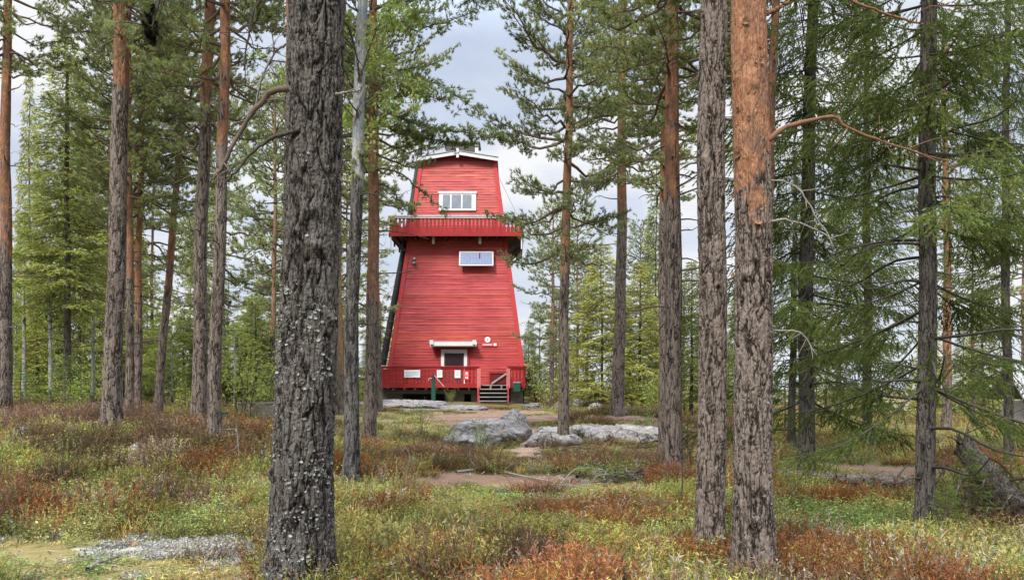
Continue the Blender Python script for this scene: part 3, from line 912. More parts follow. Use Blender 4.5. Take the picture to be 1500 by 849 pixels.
def limb(root, pts, d, r0, r1, mat, twigs=0, seed=0, label=None, tufts=0, tl=.25):
    rng = np.random.default_rng(seed); rd = random.Random(seed)
    g = Geo(); P = pxpath(pts, d)
    P = P + rng.normal(size=P.shape) * r1 * .6
    R = np.linspace(r0, r1, len(P)) * (1 + .15 * rng.normal(size=len(P)))
    tube(g, P, R, 8)
    TP, TD = [], []
    for k in range(twigs):
        i = rd.randint(len(P) // 4, len(P) - 1); p = P[i]
        e = p + rng.normal(size=3) * np.array([1, 1, .8]) * tl
        m = (p + e) / 2 + rng.normal(size=3) * .05
        tube(g, crv([p, m, e], 6), np.linspace(r1 * .8, r1 * .3, 7), 4)
        if k < tufts:
            for q in (.5, .75, 1): TP.append(p + (e - p) * q); TD.append(e - p)
    if TP:
        add_needles(g, rng, TP, TD, 40, .06, .004, 1.0, np.tile((.075, .095, .035), (len(TP), 1)), mat=1)
    o = g.build('branch', [mat, M['needle']], root, smooth=True, org=root.location)
    if label: o['label'] = label
    return o


dA = 6.2
limb(A, [(440, 135), (415, 130), (392, 140), (368, 168), (345, 205), (326, 243), (309, 264)], dA - .1, .030, .010, M['twig'], 6, 1, 'thick curved bare branch', tl=.18)
limb(A, [(440, 190), (418, 196), (392, 206), (368, 226), (345, 252), (329, 270)], dA - .2, .020, .007, M['dark_wood'], 2, 2, tl=.1)
limb(A, [(490, 138), (508, 136), (530, 131)], dA - .1, .014, .008, M['dead_wood'], 1, 3, tl=.05)
limb(A, [(430, 60), (405, 75), (385, 110), (375, 150), (372, 168)], dA + .2, .012, .006, M['dead_wood'], 16, 4, tl=.2)
limb(A, [(440, -60), (400, -75), (330, -80), (262, -60), (238, -20), (228, 20), (222, 52)], dA - .3, .022, .008, M['dark_wood'], 3, 6, 'dead branch hanging down with a dark clump of cones', tl=.1)
limb(A, [(440, -40), (405, -30), (375, 10), (362, 60), (358, 105)], dA - .2, .015, .005, M['dark_wood'], 20, 8, tl=.22)
limb(A, [(470, 0), (505, 30), (520, 70), (528, 120)], dA + .2, .012, .005, M['dark_wood'], 8, 9, tl=.14)
limb(A, [(445, -70), (360, -45), (300, -25), (250, -5), (235, 10)], dA + .5, .020, .006, M['dark_wood'], 22, 10, tufts=16, tl=.22)
limb(A, [(455, -90), (560, -60), (640, -30), (700, -8)], dA + .6, .022, .006, M['dark_wood'], 22, 11, tufts=18, tl=.22)
dI = 6.6
limb(I_, [(1124, 205), (1150, 188), (1190, 176), (1222, 171), (1240, 186), (1290, 206), (1350, 226), (1402, 250)], dI - .1, .022, .006, M['twig_orange'], 10, 21, 'living reddish branch bent in the middle', tl=.22)
limb(I_, [(1124, 262), (1160, 270), (1180, 292), (1198, 322), (1216, 348)], dI - .1, .010, .005, M['dead_wood'], 5, 22, tl=.15)
limb(I_, [(1126, 325), (1150, 322), (1188, 333), (1224, 352)], dI - .1, .012, .005, M['dead_wood'], 4, 23, tl=.12)
limb(I_, [(1122, 22), (1142, 12), (1165, -8), (1190, -30)], dI, .020, .012, M['twig_orange'], 2, 24, tl=.1)
limb(I_, [(1126, 485), (1160, 484), (1176, 490), (1190, 510), (1196, 520)], dI, .008, .004, M['dead_wood'], 4, 25, tl=.12)
limb(I_, [(1124, -40), (1190, -25), (1250, 2), (1310, 25), (1352, 36)], dI + .2, .018, .007, M['twig_orange'], 6, 26, tl=.2)
limb(H_, [(1050, 35), (1075, 20), (1095, -5)], 7.9, .016, .010, M['twig'], 2, 27, tl=.12)
limb(H_, [(1040, 95), (1015, 118), (985, 126)], 7.9, .010, .005, M['twig'], 4, 28, tl=.15)

def needle_limb(root, pts, d, r0, seed, base=(.185, .225, .095), ntw=30, tl=.5, bias=.25):
    rng = np.random.default_rng(seed); rd = random.Random(seed); g = Geo()
    P = pxpath(pts, d, 20); P = P + rng.normal(size=P.shape) * .02
    tube(g, P, np.linspace(r0, .006, len(P)), 5, mat=1)
    TP, TD, TC = [], [], []
    for k in range(ntw):
        u = bias + (1 - bias) * (k + rd.random()) / ntw; i = min(len(P) - 2, int(u * (len(P) - 1))); p = P[i]; ax = unit(P[i + 1] - P[i])
        sd = unit(rng.normal(size=3) * np.array([1, 1, .45])); dv = unit(ax * rd.uniform(.5, 1.0) + sd * .8 + np.array([0, 0, .12]))
        l = tl * rd.uniform(.5, 1.2) * (1.15 - .5 * u); e = p + dv * l
        tube(g, [p, (p + e) / 2 + rng.normal(size=3) * .03, e], [.007, .005, .003], 3, mat=1)
        for q in range(max(3, int(l * 11))):
            v = .3 + .7 * rd.random(); TP.append(p + (e - p) * v + rng.normal(size=3) * .05); TD.append(dv + rng.normal(size=3) * .5 + np.array([0, 0, .3])); TC.append(rd.uniform(.7, 1.3))
    add_needles(g, rng, TP, TD, 26, .10, .014, 1.1, np.array(TC)[:, None] * np.array([base]), up=.1)
    return g.build('branch', [M['needle'], M['twig']], root, org=root.location)


for q, (pts, n_, tl_) in enumerate([([(545, 150), (580, 172), (640, 188), (700, 197), (742, 203)], 80, .34), ([(545, 175), (575, 185), (610, 200), (650, 207), (700, 211)], 60, .26), ([(545, 245), (575, 250), (605, 268), (630, 292), (662, 318)], 13, .3),
                               ([(545, 262), (570, 275), (590, 300), (605, 322)], 10, .3), ([(546, 95), (590, 105), (650, 130), (705, 165)], 40, .55), ([(547, 40), (600, 45), (660, 30), (720, 5)], 44, .55), ([(547, 70), (520, 80), (490, 110)], 24, .5),
                               ([(547, 10), (610, 0), (670, -20), (730, -40)], 40, .55), ([(547, 120), (585, 125), (620, 140), (660, 150)], 30, .45)]):
    needle_limb(D_, pts, 19 + .25 * math.sin(q * 2.1), .028, 400 + q, ntw=n_, tl=tl_)

# cones hanging on the dead branch
gcone = Geo()
rng = np.random.default_rng(77)
cpos = [at(222, 40, 5.9) + rng.normal(size=3) * np.array([.025, .03, .045]) for _ in range(16)]
add_needles(gcone, rng, cpos, [np.array([rng.normal() * .5, rng.normal() * .5, -1]) for _ in cpos], 46, .055, .018, .9, np.tile((.012, .010, .009), (16, 1)), back=.05)
gcone.build('cone_clump', M['heath'], A, org=A.location)

# lichen flakes on the thick trunk and on the pine by the side
def flakes(root, V, zlo, zhi, n, size, mat, seed, name, col, face=None, lo_bias=1.5, curl=.5, clump=0):
    rng = np.random.default_rng(seed)
    m, s = V.shape[:2]
    g = Geo(); zz = V[:, 0, 2]
    cen = []
    if clump:
        for _ in range(clump): cen.append((zlo + (zhi - zlo) * rng.random() ** lo_bias, rng.random()))
    Vs = []; Cs = []; Qs = []; b = 0
    for k in range(n):
        if clump and rng.random() < .8:
            c = cen[int(rng.integers(len(cen)))]; z = c[0] + rng.normal() * .07; u = (c[1] + rng.normal() * .03) % 1
        else:
            z = zlo + (zhi - zlo) * rng.random() ** lo_bias; u = rng.random()
        i = int(np.searchsorted(zz, z)); i = min(max(1, i), m - 2); j = int(u * s) % s
        p = V[i, j]; du = V[i, (j + 1) % s] - V[i, j - 1]; dv = V[i + 1, j] - V[i - 1, j]
        a = unit(du); nn = unit(np.cross(du, dv)); bb = np.cross(nn, a)
        sz = size * (.4 + 1.5 * rng.random() ** 2.5)
        th = rng.uniform(0, 6.28); K = 6
        ring = []
        for q in range(K):
            ang = th + q / K * 6.283; rr = sz * rng.uniform(.55, 1.15)
            ring.append(p + a * math.cos(ang) * rr + bb * math.sin(ang) * rr * .8 + nn * (.003 + curl * sz * rng.uniform(.1, 1.0)))
        Vs.append(np.vstack([p + nn * .003, ring])); c = np.array(col) * rng.uniform(.4, 1.2)
        Cs.append(np.tile(c, (K + 1, 1)))
        Qs += [(b, b + 1 + q, b + 1 + (q + 1) % K) for q in range(K)]; b += K + 1
    g.add(np.concatenate(Vs), tris=Qs, col=np.concatenate(Cs))
    o = g.build(name, mat, root); o['kind'] = 'stuff'
    return o


flakes(A, VA, .02, 2.4, 2200, .0112, M['lichen'], 4, 'lichen', (.27, .28, .25), lo_bias=1.4, clump=85)
flakes(A, VA, 2.4, 4.8, 240, .011, M['lichen'], 5, 'lichen', (.26, .27, .24), lo_bias=1.0, clump=40)
flakes(I_, VI, 2.5, 4.9, 70, .026, M['lichen'], 6, 'bark_flakes', (.30, .17, .10), lo_bias=.9, curl=.7, clump=14)
flakes(I_, VI, .05, 2.8, 500, .012, M['lichen'], 7, 'bark_scales', (.19, .16, .14), lo_bias=1.0, curl=.5)

# ------------------------------------------------------------------ background forest
rd = random.Random(2024)


def bg(kind, px, d, top_y, label, group, w=None, seed=0, crownf=None, oz=None, thin=False, sc_r=None):
    x = (px - CX) / F * d; z = hz(x, d); H = EYE + (HZ - top_y) / F * d - z
    py = HZ + (EYE - z) / d * F
    if kind == 'pine':
        zc = H * (crownf or rd.uniform(.25, .42)); me = PINE_FAR[seed % 3]; cs = ((H - zc) / 8 * (sc_r or rd.uniform(.85, 1.25)), (H - zc) / 7.9)
        cs = (max(.45, cs[0] * .55 + .4), cs[1])
        tree('pine', label, px, py, d, w or rd.uniform(.16, .26) * F / d, px + rd.uniform(-8, 8), H, me, zc, cs, oz=oz or H * rd.uniform(.2, .4), sides=10, dz=.3, amp=.006, seed=seed + 500,
             group=group, nst=8, stl=.7, taper=.85, far=True)
    elif kind == 'spruce':
        zc = rd.uniform(.15, .9) if crownf is None else H * crownf; me = SPRUCE_FAR[seed % 3]
        s = (H - zc) / 14
        tree('spruce', label, px, py, d, w or rd.uniform(.14, .22) * F / d, px + rd.uniform(-4, 4), H * .985, me, zc, ((sc_r or 1) * (.35 + .65 * s), s * .985), sides=8, dz=.4, amp=.004, seed=seed + 600, group=group,
             nst=0, r1=.012)
    else:
        zc = H * rd.uniform(.2, .4); s = (H - zc) / 8
        tree('birch', label, px, py, d, w or rd.uniform(.09, .14) * F / d, px + rd.uniform(-10, 10), H * .97, BIRCH[seed % 2], zc, (.5 + .5 * s, s), oz=.3, ow=.6, sides=10, dz=.2, amp=.004, seed=seed + 700, group=group,
             nst=5, stl=.5, r1=.012)


# hand placed ones that can be told apart
bg('spruce', 44, 38, 98, 'tall thin spruce whose tip stands alone against the sky', None, seed=1, sc_r=.5)
bg('spruce', 114, 34, 82, 'pale green spruce with pointed top left of the lichen footed pine', None, seed=2, sc_r=.75)
bg('birch', 34, 25, 330, 'white birch stem close to the edge pine', None, seed=3, w=8)
bg('birch', 74, 25, 250, 'white birch stem next to the bare spruce trunk', None, seed=4, w=7)
bg('birch', 137, 27, 280, 'white birch stem just left of the lichen footed pine', None, seed=5, w=6)
bg('pine', 156, 27, 150, 'thin pale orange pine touching the lichen footed pine', None, seed=6, oz=1.0, w=8)
bg('birch', 344, 27, 470, 'young yellow green birch near the wire fence', None, seed=7, w=4)
# behind the tower on its right side
bg('pine', 806, 40, 300, 'pale pine whose crown touches the right side of the tower', None, seed=8, crownf=.3, sc_r=1.0, w=9)
bg('pine', 845, 44, 320, 'loose green pine between the boulder pine and the tall grey pine', None, seed=9, crownf=.25)
bg('spruce', 882, 36, 352, 'bushy yellow green spruce left of the tall grey pine', None, seed=10, sc_r=1.5)
bg('spruce', 962, 42, 235, 'tall narrow spruce with bare top right of the tall grey pine', None, seed=11, sc_r=.8)
bg('spruce', 938, 37, 380, 'broad spruce just right of the tall grey pine', None, seed=13, sc_r=1.3)
bg('spruce', 784, 43, 520, 'small cone shaped spruce beside the tower steps', None, seed=12, sc_r=1.25)
bg('spruce', 1067, 50, 488, 'small distant spruce in the gap between two grey trunks', None, seed=14, sc_r=.9)
bg('spruce', 1012, 30, 380, 'dark spruce just left of the all grey pine trunk', None, seed=15, sc_r=1.1)
bg('spruce', 1088, 34, 370, 'distant spruce peeping out between the all grey trunk and the stout pine', None, seed=18, sc_r=.9)

LEFT = 'trees of the dense wood beyond the heath'
ii = 0
for px, d, ty, kd in [(70, 34, 300, 'spruce'), (182, 34, 210, 'spruce'), (222, 36, 60, 'pine'), (330, 36, 130, 'pine'),
                      (420, 38, 120, 'pine'), (470, 36, 230, 'spruce'), (505, 40, 160, 'pine'), (585, 60, 400, 'spruce'), (125, 46, 220, 'pine'), (300, 48, 200, 'spruce'),
                      (280, 58, 320, 'pine'), (400, 58, 320, 'pine'), (490, 52, 350, 'spruce'), (545, 45, 370, 'birch'), (330, 38, 390, 'birch'), (112, 38, 380, 'birch'), (216, 37, 400, 'birch'),
                      (405, 40, 400, 'birch'), (-60, 42, 220, 'spruce'), (30, 62, 350, 'spruce'), (190, 66, 340, 'pine'), (310, 29, 440, 'spruce'), (180, 30, 440, 'spruce'), (55, 29, 450, 'spruce'), (270, 38, 450, 'spruce'),
                      (240, 33, 420, 'birch'), (20, 34, 420, 'birch'), (370, 34, 430, 'birch'), (150, 34, 440, 'birch'), (450, 42, 430, 'birch')]:
    bg(kd, px, d, ty, {'pine': 'one of the pines in the dense wood beyond the heath', 'spruce': 'one of the spruces in the dense wood beyond the heath', 'birch': 'one of the leafy birches in the dense wood beyond the heath'}[kd],
       {'pine': 'pines of the dense wood', 'spruce': 'spruces of the dense wood', 'birch': 'birches of the dense wood'}[kd], seed=ii + 20)
    ii += 1
rdu = random.Random(12)
for k in range(36):
    kd = 'birch' if k % 5 < 2 else 'spruce'
    bg(kd, rdu.uniform(-60, 560), rdu.uniform(28, 66), rdu.uniform(430, 535), {'spruce': 'one of the spruces in the dense wood beyond the heath', 'birch': 'one of the leafy birches in the dense wood beyond the heath'}[kd], {'spruce': 'spruces of the dense wood', 'birch': 'birches of the dense wood'}[kd], seed=ii + 20, sc_r=rdu.uniform(.9, 1.5), crownf=.04); ii += 1
for px, d, ty, kd in [(775, 62, 470, 'spruce'), (815, 58, 420, 'spruce'), (860, 55, 380, 'pine'), (910, 60, 400, 'spruce'), (935, 52, 330, 'pine'), (985, 55, 400, 'spruce'), (1030, 60, 440, 'spruce'), (900, 48, 430, 'birch'),
                      (790, 50, 440, 'birch'), (1000, 42, 420, 'pine'), (955, 48, 440, 'birch'), (830, 48, 470, 'spruce')]:
    bg(kd, px, d, ty, {'pine': 'one of the young pines behind the rocky rise beyond the tower', 'spruce': 'one of the small spruces behind the rocky rise beyond the tower',
                       'birch': 'one of the leafy birches behind the rocky rise beyond the tower'}[kd],
       {'pine': 'pines behind the rise', 'spruce': 'spruces behind the rise', 'birch': 'birches behind the rise'}[kd], seed=ii + 20)
    ii += 1
for px, d, ty, kd in [ (1230, 36, 300, 'pine'), (1425, 30, 300, 'pine'), (1440, 38, 420, 'spruce'), (1500, 33, 240, 'pine'), (1210, 50, 420, 'spruce'),
                      (1360, 52, 430, 'spruce'), (1410, 50, 470, 'spruce')]:
    bg(kd, px, d, ty, {'pine': 'one of the pines on the slope behind the near spruces', 'spruce': 'one of the spruces on the slope behind the near spruces'}[kd],
       {'pine': 'pines behind the near spruces', 'spruce': 'spruces behind the near spruces'}[kd], seed=ii + 20)
    ii += 1

# far woods: a mass on the low land
def far_wood():
    rng = np.random.default_rng(5); g = Geo(); A_, B_, C_ = [], [], []
    for k in range(900):
        d = rng.uniform(90, 260); x = rng.uniform(-.9, .9) * d
        z = hz(x, d); h = rng.uniform(5, 10)
        rings = 6
        for q in range(rings):
            zz = z + h * (q + .3) / rings; r = (1 - (q + .3) / rings) * h * .2 + .3
            for a in range(6):
                an = rng.uniform(0, 6.28)
                A_.append((x, d, zz)); B_.append((x + r * math.cos(an), d + r * math.sin(an), zz - .2 * r)); C_.append(rng.uniform(.7, 1.2))
        A_.append((x, d, z + h * .9)); B_.append((x, d, z + h * 1.05)); C_.append(1)
    C_ = np.array(C_)[:, None] * np.array([(.085, .115, .06)])
    add_along(g, rng, A_, B_, 8, .9, .30, C_, droop=.1)
    tag(g.build('far_wood', M['needle']), 'low dark line of distant wood beyond the rise', 'wood', kind='stuff')


far_wood()

# ------------------------------------------------------------------ shrubs and saplings
SHR = [(100, 583, 23, 1.3, 1, 'yellow green sapling below the bare spruce trunk'), (128, 590, 22, 1.2, 0, 'bright green bush at the foot of the lichen footed pine'), (50, 585, 24, 1.2, 0, 'green bush near the two white birch stems'),
       (360, 560, 24, 2.2, 1, 'tall yellow green bush above the wire fence'), (385, 585, 26, 1.5, 1, 'yellow green bush behind the wire fence'), (270, 600, 25, 1.1, 1, 'pale bush beside the slanting pine'),
       (615, 640, 23.4, .95, 0, 'wide green bush on the slope below the tower'), (583, 642, 23.0, .65, 2, 'low bush beside the tower corner pine'), (645, 645, 23.2, .6, 0, 'small green bush left of the front boulder'),
       (800, 578, 38, 1.5, 1, 'yellow green bush right of the small cone shaped spruce'), (850, 580, 40, 1.7, 1, 'light bush behind the boulder pine'), (935, 582, 36, 1.6, 1, 'light green bush just right of the tall grey pine'),
       (960, 585, 34, 1.5, 1, 'light green bush before the narrow spruce'), (1010, 590, 33, 1.6, 1, 'yellow green bush between the boulder pine pair and the grey trunk'), (876, 585, 37, 1.3, 0, 'green bush under the bushy spruce'),
       (660, 655, 22.5, .55, 1, 'small leafy plant before the front boulder'), (705, 668, 20, .75, 0, 'thin leafy plant in the dark heather by the path'), (940, 645, 23, .8, 2, 'low green bush in front of the long boulder'),
       (660, 578, 40.4, .5, 1, 'weed growing under the tower deck'), (1160, 690, 11, .55, 0, 'small leafy plant at the foot of the stout pine'), (1240, 655, 19, 1.0, 1, 'pale bush behind the fallen log')]
for k, (px, py, d, h, v, lb) in enumerate(SHR):
    x = (px - CX) / F * d; z = hz(x, d)
    s = thing('leafy_bush', lb, 'bush', (x, d, z))
    put('foliage', SHRUB[v], s, rz=k * 1.7, sc=(h * (1.15 if d > 30 else .85), h * (1.15 if d > 30 else .85), h * (1.2 if d > 30 else 1)))
for k, (px, py, d, h, v, lb) in enumerate([(905, 715, 13.2, .55, 1, 'bright green spruce seedling beside the dry straw'), (1010, 690, 14, .45, 1, 'spruce seedling close to the grey pine with orange top'), (95, 590, 22, 1.7, 0, 'young spruce below the bare spruce trunk'),
                                           (30, 585, 23, 1.5, 0, 'young spruce between edge pine and white birches'), (1385, 790, 8.4, .6, 0, 'spruce sapling at the foot of the nearest spruce'), (1420, 770, 8.8, .9, 0, 'spruce sapling in front of the heap of dead branches'),
                                           (1480, 760, 9.5, .8, 0, 'spruce sapling at the outer end of the dead branches'), (1150, 600, 24, 2.2, 0, 'young spruce behind the stout pine'), (1080, 590, 30, 2.2, 1, 'young spruce in the gap beside the grey trunk')]):
    x = (px - CX) / F * d; z = hz(x, d)
    s = thing('spruce_sapling', lb, 'sapling', (x, d, z))
    put('crown', SAPL[v], s, rz=k * 1.3, sc=(h / 2.2 * 1.15, h / 2.2 * 1.15, h / 2.2))
    gt = Geo(); tube(gt, [(0, 0, -.1), (0, 0, h * .5), (0, 0, h * .98)], [.012 * h + .004, .008 * h + .003, .003], 5); gt.build('stem', M['twig'], s)


# ------------------------------------------------------------------ rocks
def rock(name, label, cat, c, size, seed, cuts=14, rz=0, sub=72, tint=(1, 1, 1), flat=0):
    rng = np.random.default_rng(seed)
    th = np.linspace(0, math.pi, sub)[:, None]; ph = np.arange(sub * 2)[None] / (sub * 2) * 2 * math.pi
    D = np.stack([np.sin(th) * np.cos(ph), np.sin(th) * np.sin(ph), np.cos(th) * np.ones_like(ph)], -1)
    r = np.ones(D.shape[:2]) * 1.0
    for k in range(cuts):
        n = unit(rng.normal(size=3) * np.array([1, 1, .7])); o = rng.uniform(.62, .92)
        if k == 0 and flat: n = unit(np.array([.06, -.16, 1.0])); o = flat
        dt = D @ n
        r = np.where(dt > .05, np.minimum(r, o / np.maximum(dt, .05)), r)
    nx = D[..., 0] * 2.2 + seed; ny = D[..., 1] * 2.2 + D[..., 2] * 1.7
    r = r * (1 + .26 * (fbm(nx, ny, seed, 5) - .5)) + .07 * (fbm(nx * 5, ny * 5, seed + 1, 4) - .5)
    ck = np.abs(fbm(nx * 1.1 + 30, ny * 1.1, seed + 5, 4) - .5); r = r - .06 * (1 - sstep(0, .035, ck))
    V = D * r[..., None] * np.array(size) / 2 / .82
    m, n = V.shape[:2]
    i = np.arange(m - 1)[:, None] * n; j = np.arange(n)[None]; k = (j + 1) % n
    g = Geo(); g.add(V.reshape(-1, 3), quads=np.stack([i + j, i + n + j, i + n + k, i + k], -1).reshape(-1, 4), col=tint)
    o = g.build(name, M['rock'], smooth=True)
    o.location = [float(v) for v in c]; o.rotation_euler = (0, 0, rz)
    return tag(o, label, cat)


def rock_px(name, label, cat, x0, x1, y0, y1, d, dep, seed, rz=0, **kw):
    w = (x1 - x0) / F * d; top = at((x0 + x1) / 2, y0, d); bot = at(0, y1, d)[2]
    h = (top[2] - bot); gz = hz(top[0], d)
    zz0 = min(bot, gz) - .35 * h
    rock(name, label, cat, (top[0], d + dep * .3, (top[2] + zz0) / 2), (w * 1.08, dep, top[2] - zz0), seed, rz=rz, **kw)


G1 = (.98, .96, .95)
rock_px('boulder', 'broad grey boulder left of the path', 'boulder', 648, 764, 611, 662, 22.8, 2.6, 11, cuts=26, flat=.62, tint=G1)
rock_px('boulder', 'smaller angular boulder behind the broad one beside the path', 'boulder', 735, 778, 606, 654, 24.0, 1.4, 12, cuts=20, tint=G1)
rock_px('boulder', 'grey boulder right of the path at the foot of the pine', 'boulder', 780, 852, 622, 666, 21.6, 2.0, 13, cuts=24, flat=.6, tint=G1)
rock_px('boulder', 'low grey boulder in the middle of the row right of the path', 'boulder', 832, 914, 620, 658, 22.4, 2.2, 14, cuts=26, flat=.55, tint=G1)
rock_px('boulder', 'end boulder of the row, next to the grey pine with orange top', 'boulder', 900, 978, 621, 657, 22.0, 2.0, 25, cuts=26, flat=.58, tint=G1)
rock_px('boulder', 'small pale stone before the broad boulder', 'stone', 690, 727, 640, 660, 23.0, .6, 15, tint=(1.1, 1.1, 1.1))
rock_px('rock_outcrop', 'broad pale rock slab in front of the tower deck', 'rock', 545, 672, 579, 612, 33.5, 4.8, 16, tint=(.92, .88, .87), cuts=30, flat=.42)
rock_px('rock_outcrop', 'lower end of the pale bedrock sloping down towards the steps', 'rock', 640, 716, 589, 612, 32.5, 3.0, 26, tint=(.9, .86, .84), cuts=26, flat=.45)
rock_px('rock_outcrop', 'pale rock slab behind the slender birch', 'rock', 480, 572, 583, 606, 36.5, 3, 17, tint=(.95, .92, .91), cuts=26, flat=.45)
rock_px('rock_outcrop', 'flat rock right of the tower steps', 'rock', 768, 840, 587, 604, 39, 2.6, 18, tint=(.85, .82, .8), cuts=24, flat=.45)
rock_px('rock_outcrop', 'rough ledge of rock under the broad slab', 'rock', 566, 690, 594, 620, 30.0, 3.0, 19, tint=(.78, .76, .75), cuts=24, flat=.45)
rock_px('rock_outcrop', 'thin ledge crossing the earth path above the boulders', 'rock', 690, 742, 606, 616, 29, 1.2, 27, tint=(.85, .82, .78), cuts=20, flat=.45)
rock_px('boulder', 'small round stone on the rise right of the boulder pine', 'stone', 836, 858, 586, 603, 36, .8, 20, tint=(1.3, 1.28, 1.25))
rock_px('boulder', 'stone half hidden in heather left of the tall grey pine', 'stone', 862, 884, 592, 606, 34, .8, 21)
rock_px('boulder', 'small stone right of the foot of the tall grey pine', 'stone', 935, 955, 606, 618, 29, .6, 22, tint=(1.2, 1.2, 1.2))
rock_px('boulder', 'white stone lying on the light green moss', 'stone', 25, 38, 626, 638, 13.2, .16, 23, tint=(1.5, 1.5, 1.5), sub=20)
rock_px('boulder', 'small grey stone in the heath near the paired pines', 'stone', 186, 212, 648, 662, 12.6, .3, 24, tint=(1.4, 1.4, 1.4), sub=24)

# ------------------------------------------------------------------ the tower
TX, TY, TZ = -3.07, 46.8, hz(-3.07, 46.8)
T0 = np.array([TX, TY, TZ])
tower = thing('lookout_tower', 'tall tapering red boarded lookout tower with balcony, standing on the rocky knoll', 'tower', T0)
ZB, ZT = 1.52, 14.25
HW0 = 3.83; K_ = .1335
def hw(z): return HW0 - K_ * (z - ZB)


def face(k):
    """origin at base centre, across, up the slope, outward, for side k"""
    a = k * math.pi / 2
    out = np.array([math.sin(a), -math.cos(a), 0]); U = np.array([math.cos(a), math.sin(a), 0])
    O = np.array([TX, TY, ZB]) + out * HW0
    V = np.array([0, 0, 1.0]) - out * K_; s = np.linalg.norm(V); V /= s
    W = np.cross(U, V)
    return O, U, V, W, s


def siding():
    g = Geo(); rng = np.random.default_rng(8)
    for k in range(4):
        O, U, V, W, s = face(k)
        Ht = (ZT - ZB) * s; nb = 84; bh = Ht / nb; nx = 26
        for b in range(nb):
            v0 = b * bh; z0 = v0 / s; z1 = (v0 + bh) / s
            w0 = HW0 - K_ * z0; w1 = HW0 - K_ * z1
            u = np.linspace(-1, 1, nx)
            warp = (fbm(u * 2.2 + 50, np.full(nx, b * .83 + k * 9), 12, 3) - .5)
            sagv = warp * bh * (.45 if z0 < 8 else .2)
            thick = .016 + .018 * np.clip(fbm(u * 3 + 9, np.full(nx, b * 1.7), 14, 2) - .45, 0, 1) * 3
            P0 = O + U * (u * w0)[:, None] + V * (v0 + sagv - .012)[:, None] + W * thick[:, None]
            P00 = O + U * (u * w0)[:, None] + V * (v0 + sagv - .012)[:, None]
            P1 = O + U * (u * w1)[:, None] + V * (v0 + bh + np.clip(sagv, -.1, .1) * .6 + .012)[:, None] + W * .004
            i = np.arange(nx - 1)
            tone = rng.uniform(.86, 1.1) * np.ones(nx)
            if rng.random() < .35:
                a0 = rng.uniform(-1, .8); tone = np.where((u > a0) & (u < a0 + rng.uniform(.15, .6)), tone * rng.uniform(.85, 1.3), tone)
            hf = z0 / 14; tone = tone * (.95 + .18 * hf); c = np.stack([tone, tone * rng.uniform(.9, 1.3) * (1 + .9 * hf), tone * rng.uniform(.9, 1.3) * (1 + .9 * hf)], -1)  # boards lighter and pinker with height, haze and wear put into the colour
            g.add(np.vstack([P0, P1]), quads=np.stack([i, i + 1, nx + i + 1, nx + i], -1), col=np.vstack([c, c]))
            g.add(np.vstack([P00, P0]), quads=np.stack([i, i + 1, nx + i + 1, nx + i], -1), col=(.62, .62, .62))  # underside lip of each board, its shade painted in as a darker tone
    return g


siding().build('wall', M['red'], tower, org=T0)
for k in range(4):
    O, U, V, W, s = face(k)
    L = (ZT - ZB) * s
    for sg in (-1, 1):
        g = Geo()
        e0 = O + U * sg * HW0; e1 = O + U * sg * hw(ZT) + V * L
        ax = unit(e1 - e0); inn = np.cross(W, ax) * sg * (1 if sg > 0 else 1)
        inn = -U * sg
        P = [e0 + W * .005 + U * sg * .035, e0 + inn * .17 + W * .005, e0 + inn * .17 + W * .062, e0 + W * .062 + U * sg * .035]
        Q = [p + (e1 - e0) for p in P]
        g.add(P + Q, quads=BOXQ)
        g.build('corner_board', M['red_trim'], tower, org=T0)


def wall_uv(px, py):
    """pixel to (u, v) on the front wall plane"""
    O, U, V, W, s = face(0)
    d = np.array([(px - CX) / F, 1, -(py - HZ) / F]); e = np.array([0, 0, EYE])
    t = ((O - e) @ W) / (d @ W); p = e + d * t - O
    return p @ U, p @ V


O, U, V, W, s_ = face(0)


def wbox(g, x0, x1, y0, y1, w0, w1, col=(1, 1, 1), mat=0):
    a = wall_uv(x0, y1); b = wall_uv(x1, y0)
    fbox(g, O, U, V, W, (a[0], b[0]), (a[1], b[1]), (w0, w1), col, mat)


# dark leaning pole up the corner
g = Geo()
tube(g, np.array([at(560.5, 534, 43.6), at(594, 352, 44.6), at(605, 290, 45.0), at(618.5, 200, 45.4)]), [.19, .17, .16, .13], 10, cap=True)
g.build('corner_pole', M['black'], tower, smooth=True, org=T0)

# upper window
wr = Geo(); wbox(wr, 643, 697.5, 283, 309, .03, .10)
win = wr.build('window', M['white'], tower, org=T0)
for (a, b) in ((648.5, 659.5), (661.9, 675.6), (677.9, 691)):
    g = Geo(); wbox(g, a, b, 286, 306, .09, .108); g.build('pane', M['glass'], win, org=T0)
g = Geo(); wbox(g, 642, 698.5, 281.5, 284, .03, .14); g.build('head_board', M['white'], win, org=T0)
for xx in (660.7, 676.7):
    g = Geo(); wbox(g, xx - .8, xx + .8, 286.2, 305.8, .109, .125); g.build('mullion', M['white'], win, org=T0)

